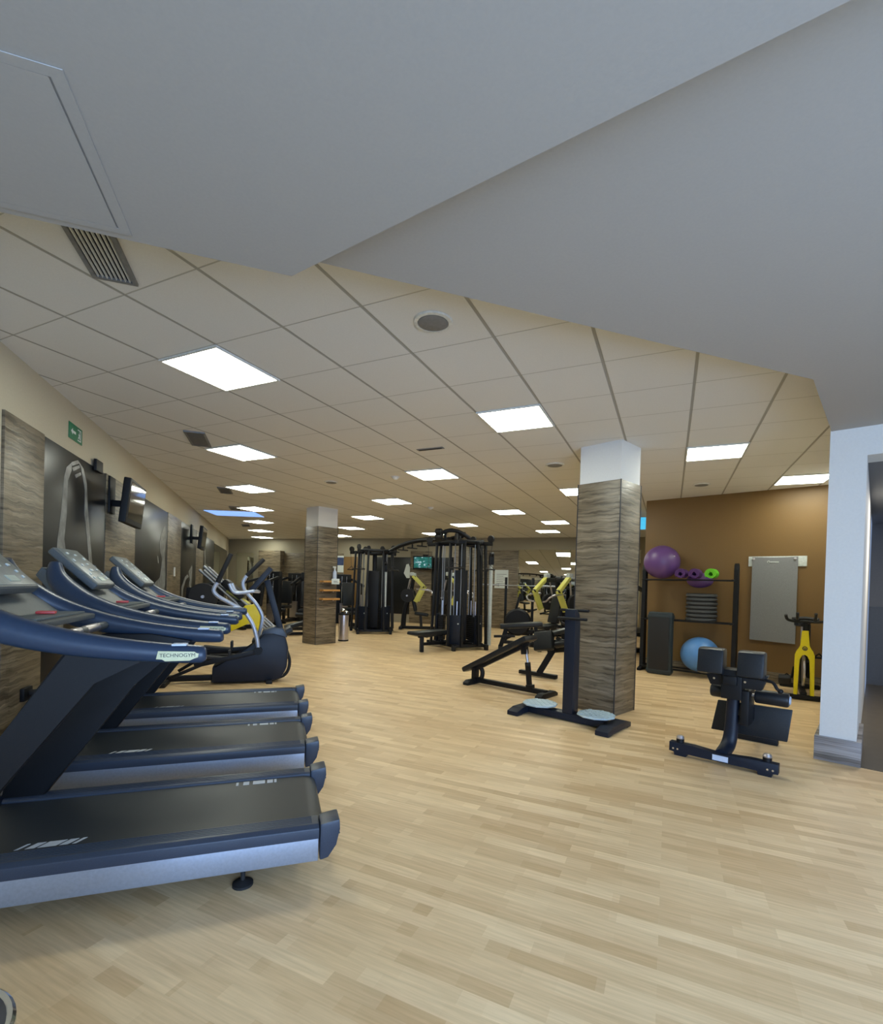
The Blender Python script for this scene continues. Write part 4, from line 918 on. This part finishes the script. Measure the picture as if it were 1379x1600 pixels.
# ------------------------------------------------------------------ plate loaded lever machines with yellow arms
def lever_machine(loc, rz, label, group, s=1.0):
    t = thing('lever_press_machine', label, 'gym machine', loc, rz, group)
    b = MB(); b.bar((-.5, -.45, .05), (-.5, .45, .05), .09, .08); b.bar((.55, -.40, .05), (.55, .40, .05), .09, .08); b.bar((-.5, 0, .05), (.55, 0, .05), .09, .08); b.build('base_frame', 'black', t)
    b = MB(); b.tube([(.50, 0, .08), (.46, 0, .6), (.30, 0, 1.1), (.22, 0, 1.62)], [.08, .075, .065, .06], n=10, smooth=2); b.bar((.22, -.42, 1.55), (.22, .42, 1.55), .09, .10); b.build('main_frame', 'black', t)
    b = MB(); b.box((-.05, 0, .46), (.42, .36, .09), ry=-.12, bev=.03); b.bar((-.05, 0, .06), (-.02, 0, .42), .08, .08); b.build('seat', 'vinyl', t)
    b = MB(); b.box((.21, 0, .88), (.10, .34, .70), ry=.22, bev=.035); b.build('backrest', 'vinyl', t)
    for y in (-.40, .40):
        b = MB(); b.bar((.22, y, 1.60), (-.10, y*1.08, 1.28), .075, .14, bev=.012, up=(1, 0, .6)); b.bar((-.10, y*1.08, 1.31), (.12, y*1.1, .84), .07, .13, bev=.012, up=(1, 0, .6)); lv = b.build('lever_arm', 'lime', t)
        b = MB(); b.box((.24, y, 1.66), (.12, .12, .10), bev=.02); b.build('lever_end_cap', 'platew', lv)
        b = MB(); b.cyl((-.10, y*1.08-.06, 1.29), (-.10, y*1.08+.06, 1.29), .035, n=14); b.build('lever_pivot', 'black', lv)
        b = MB(); b.tube([(.10, y*1.1, 1.22), (-.20, y*1.15, 1.20), (-.33, y*1.05, 1.14), (-.34, y*.8, 1.06), (-.30, y*.4, 1.04)], .020, n=10, smooth=2); b.build('push_handle', 'steel', t)
        b = MB(); b.cyl((.36, y, 1.02), (.36, y*1.55, 1.02), .025, n=12); b.cyl((.40, y*.8, 1.02), (.3, y*.9, 1.5), .02, n=10); b.build('weight_horn', 'steel', t)
        for k in range(2):
            b = MB(); yy = y*(1.1+.1*k); b.lathe([(.03, -.018), (.19, -.018), (.20, -.010), (.20, .010), (.19, .018), (.03, .018)], (.36, yy, 1.02), ax=(0, 1, 0), n=28); b.build('weight_plate', 'rubber', t)
    return t
GL = 'lever machines with yellow arms'
lm = lever_machine((6.05, 9.98, 0), R(8), 'lever press machine with pale yellow arms, left of the big column', GL)
copy_tree(lm, (4.15, 14.2, 0), R(160), 'lever press machine with pale yellow arms under the lit back wall television')
copy_tree(lm, (4.75, 12.5, 0), R(150), 'lever press machine whose yellow arms show through the near cable tower')

# ------------------------------------------------------------------ incline leg press with chrome rails behind the cross trainer
t = thing('leg_press', 'black leg press with chrome rails and bright yellow shroud, behind the cross trainer', 'gym machine', (-.6, 9.25, 0), 0)
b = MB(); b.bar((-.95, -.35, .05), (.75, -.35, .05), .08, .09); b.bar((-.95, .35, .05), (.75, .35, .05), .08, .09); b.bar((-.9, -.35, .05), (-.9, .35, .05), .08, .09); b.bar((.7, -.35, .05), (.7, .35, .05), .08, .09); b.bar((-.85, -.3, .08), (-.75, -.3, 1.2), .08, .09); b.bar((-.85, .3, .08), (-.75, .3, 1.2), .08, .09); b.build('base_frame', 'black', t)
for y in (-.28, .28):
    b = MB(); b.cyl((-.62, y, 1.50), (.62, y, .34), .022, n=12); b.cyl((-.55, y, 1.56), (.69, y, .40), .022, n=12); b.build('guide_rail', 'rodsteel', t)
b = MB(); b.prism([(-.20, .50), (-.10, .48), (.05, .56), (.18, .66), (.34, .46), (.36, .80), (.28, .95), (.10, .92), (.02, .74)], (1, 0, 0), (0, 0, 1), (0, -.40, 0), .10, bev=.03); b.build('side_shroud', 'yellow', t)
b = MB(); b.box((-.10, 0, 1.18), (.12, .62, .42), ry=-.85, bev=.03); b.bounds(-.35, .1, -.3, .3, .72, .98, bev=.04); b.build('foot_carriage', 'black', t)
b = MB(); b.bar((-.20, 0, 1.16), (.15, 0, .92), .40, .05); b.build('carriage_trim', 'lime', t)
for y in (-.40, .40):
    b = MB(); b.cyl((-.52, y*.8, 1.06), (-.52, y*1.5, 1.06), .025, n=12); b.build('weight_horn', 'steel', t)
    for k in range(3):
        b = MB(); b.lathe([(.03, -.018), (.21, -.018), (.22, -.010), (.22, .010), (.21, .018), (.03, .018)], (-.52, y*(1.08+.11*k), 1.06), ax=(0, 1, 0), n=30); b.build('weight_plate', 'rubber', t)
b = MB(); b.box((.42, 0, .30), (.40, .44, .10), ry=-.2, bev=.03); b.box((.70, 0, .38), (.10, .44, .44), ry=1.0, bev=.03); b.build('seat', 'vinyl', t)

# ------------------------------------------------------------------ selectorised machines farther back
def weight_machine(loc, rz, label, group):
    t = thing('weight_machine', label, 'gym machine', loc, rz, group)
    b = MB(); b.bar((-.7, 0, .06), (.6, 0, .06), .09, .10); b.bar((-.65, -.32, .05), (-.65, .32, .05), .09, .08); b.bar((.55, -.32, .05), (.55, .32, .05), .09, .08); b.bar((.1, 0, .08), (.1, 0, .55), .08, .08); b.build('base_frame', 'black', t)
    b = MB(); b.bounds(-.72, -.58, -.26, .26, .05, 1.62, bev=.03); b.build('stack_tower', 'black', t)
    b = MB()
    for i in range(12): b.bounds(-.57, -.50, -.13, .13, .14+.045*i, .18+.045*i, bev=.003)
    b.build('weight_stack', 'steel', t)
    for y in (-.08, .08):
        b = MB(); b.cyl((-.54, y, .12), (-.54, y, 1.55), .012, n=8); b.build('guide_rod', 'chrome', t)
    b = MB(); b.box((.16, 0, .52), (.44, .40, .10), bev=.035); b.build('seat', 'vinyl', t)
    b = MB(); b.box((-.10, 0, .98), (.11, .38, .74), ry=-.15, bev=.04); b.build('backrest', 'vinyl', t)
    b = MB()
    for s in (-1, 1): b.bar((-.55, s*.3, 1.45), (.15, s*.42, 1.25), .06, .07); b.rod((.12, s*.36, 1.28), (.12, s*.36, .98), .022, n=10)
    b.bar((-.6, -.3, 1.45), (-.6, .3, 1.45), .07, .07); b.build('press_arm', 'black', t)
    b = MB(); b.rod((.45, -.25, .42), (.45, .25, .42), .06, n=16); b.bar((.15, 0, .45), (.45, 0, .42), .05, .06); b.build('leg_roller', 'vinyl', t)
    return t
GW = 'weight stack machines at the back'
wm = weight_machine((.30, 16.6, 0), R(240), 'black weight stack machine far back, just left of the farther column', GW)
for x, y, a, lab in ((-.55, 14.6, 40, 'black weight stack machine far back, seen between the cross trainer arms'), (.85, 14.5, 80, 'black padded weight machine far back, right of the cross trainer post'), (2.2, 15.6, 100, 'black weight stack machine seen through the far cable tower'),
                     (7.05, 8.45, 210, 'black weight machine in the narrow gap right of the big column'), (7.95, 11.55, 140, 'black weight stack machine in front of the wide wall mirror')):
    copy_tree(wm, (x, y, 0), R(a+180), lab)
t = thing('adjustable_bench', 'low black incline bench on the floor left of the farther column', 'exercise bench', (.62, 12.75, 0), R(10))
b = MB(); b.bar((-.40, 0, .19), (.55, 0, .44), .30, .10, bev=.03); b.build('bench_pad', 'vinyl', t)
b = MB(); b.bar((-.42, -.25, .04), (-.42, .25, .04), .07, .07); b.bar((-.42, 0, .04), (.6, 0, .04), .06, .07); b.bar((.55, -.25, .04), (.55, .25, .04), .07, .07); b.bar((.35, 0, .05), (.3, 0, .36), .06, .07); b.bar((-.35, 0, .05), (-.35, 0, .18), .06, .07); b.build('bench_frame', 'black', t)
b = MB(); b.cyl((-.46, -.06, .12), (-.46, .06, .12), .05, n=16); b.build('transport_wheel', 'greyplastic', t)
t = thing('flat_bench', 'black padded bench between the near cable tower and the big column', 'exercise bench', (5.0, 9.42, 0), R(-24))
b = MB(); b.bar((-.42, 0, .50), (.48, 0, .58), .34, .10, bev=.03); b.build('bench_pad', 'vinyl', t)
b = MB(); b.bar((-.40, -.22, .04), (-.40, .22, .04), .08, .07); b.bar((.42, -.22, .04), (.42, .22, .04), .08, .07); b.bar((-.40, 0, .05), (-.28, 0, .46), .07, .09); b.bar((.42, 0, .05), (.34, 0, .52), .07, .09); b.bar((-.4, 0, .16), (.42, 0, .16), .05, .06); b.bar((-.55, -.2, .30), (-.1, -.2, .32), .05, .05); b.build('bench_frame', 'black', t)
t = thing('rowing_trainer', 'black rowing machine with a round fan housing beyond the padded bench', 'gym machine', (5.78, 11.0, 0), R(-30))
b = MB(); b.lathe([(.05, -.10), (.30, -.10), (.34, -.06), (.34, .06), (.30, .10), (.05, .10)], (0, 0, .48), ax=(0, 1, 0), n=32); b.build('fan_housing', 'black', t)
b = MB(); b.bar((.1, 0, .24), (1.4, 0, .30), .10, .09); b.bar((-.3, -.2, .04), (-.3, .2, .04), .08, .07); b.bar((-.3, 0, .06), (.1, 0, .26), .09, .09); b.bar((1.35, -.2, .04), (1.35, .2, .04), .08, .07); b.bar((1.35, 0, .06), (1.35, 0, .28), .07, .08); b.build('rail_frame', 'black', t)
b = MB(); b.box((.95, 0, .42), (.30, .28, .08), bev=.03); b.build('seat', 'vinyl', t)
b = MB(); b.bar((-.05, 0, .8), (.05, 0, 1.20), .05, .06); b.box((.08, 0, 1.26), (.05, .22, .14), ry=-.3, bev=.01); b.build('monitor_post', 'black', t)
t = thing('barbell_stand', 'pair of black upright posts that carry the barbell before the wood panel', 'rack', (6.25, 11.85, 0), R(-26))
for x in (-.36, .36):
    b = MB(); b.bar((x, 0, .03), (x, 0, 1.62), .07, .07, bev=.006); b.bar((x, -.45, .03), (x, .45, .03), .08, .06); b.bar((x, -.12, 1.375), (x, .0, 1.365), .05, .03); b.build('post', 'black', t)
b = MB(); b.bar((-.36, .4, .05), (.36, .4, .05), .06, .06); b.build('cross_beam', 'black', t)
t = thing('barbell', 'long chrome barbell lying across the black stand posts', 'barbell', (6.25, 11.85, 1.404), R(-26))
b = MB(); b.cyl((-.75, -.07, 0), (.75, -.07, 0), .014, n=12); b.build('bar', 'rodsteel', t)
for s in (-1, 1):
    b = MB(); b.cyl((s*.56, -.07, 0), (s*1.0, -.07, 0), .025, n=14); b.cyl((s*.55, -.07, 0), (s*.575, -.07, 0), .04, n=14)
    b.build('sleeve', 'rodsteel', t)
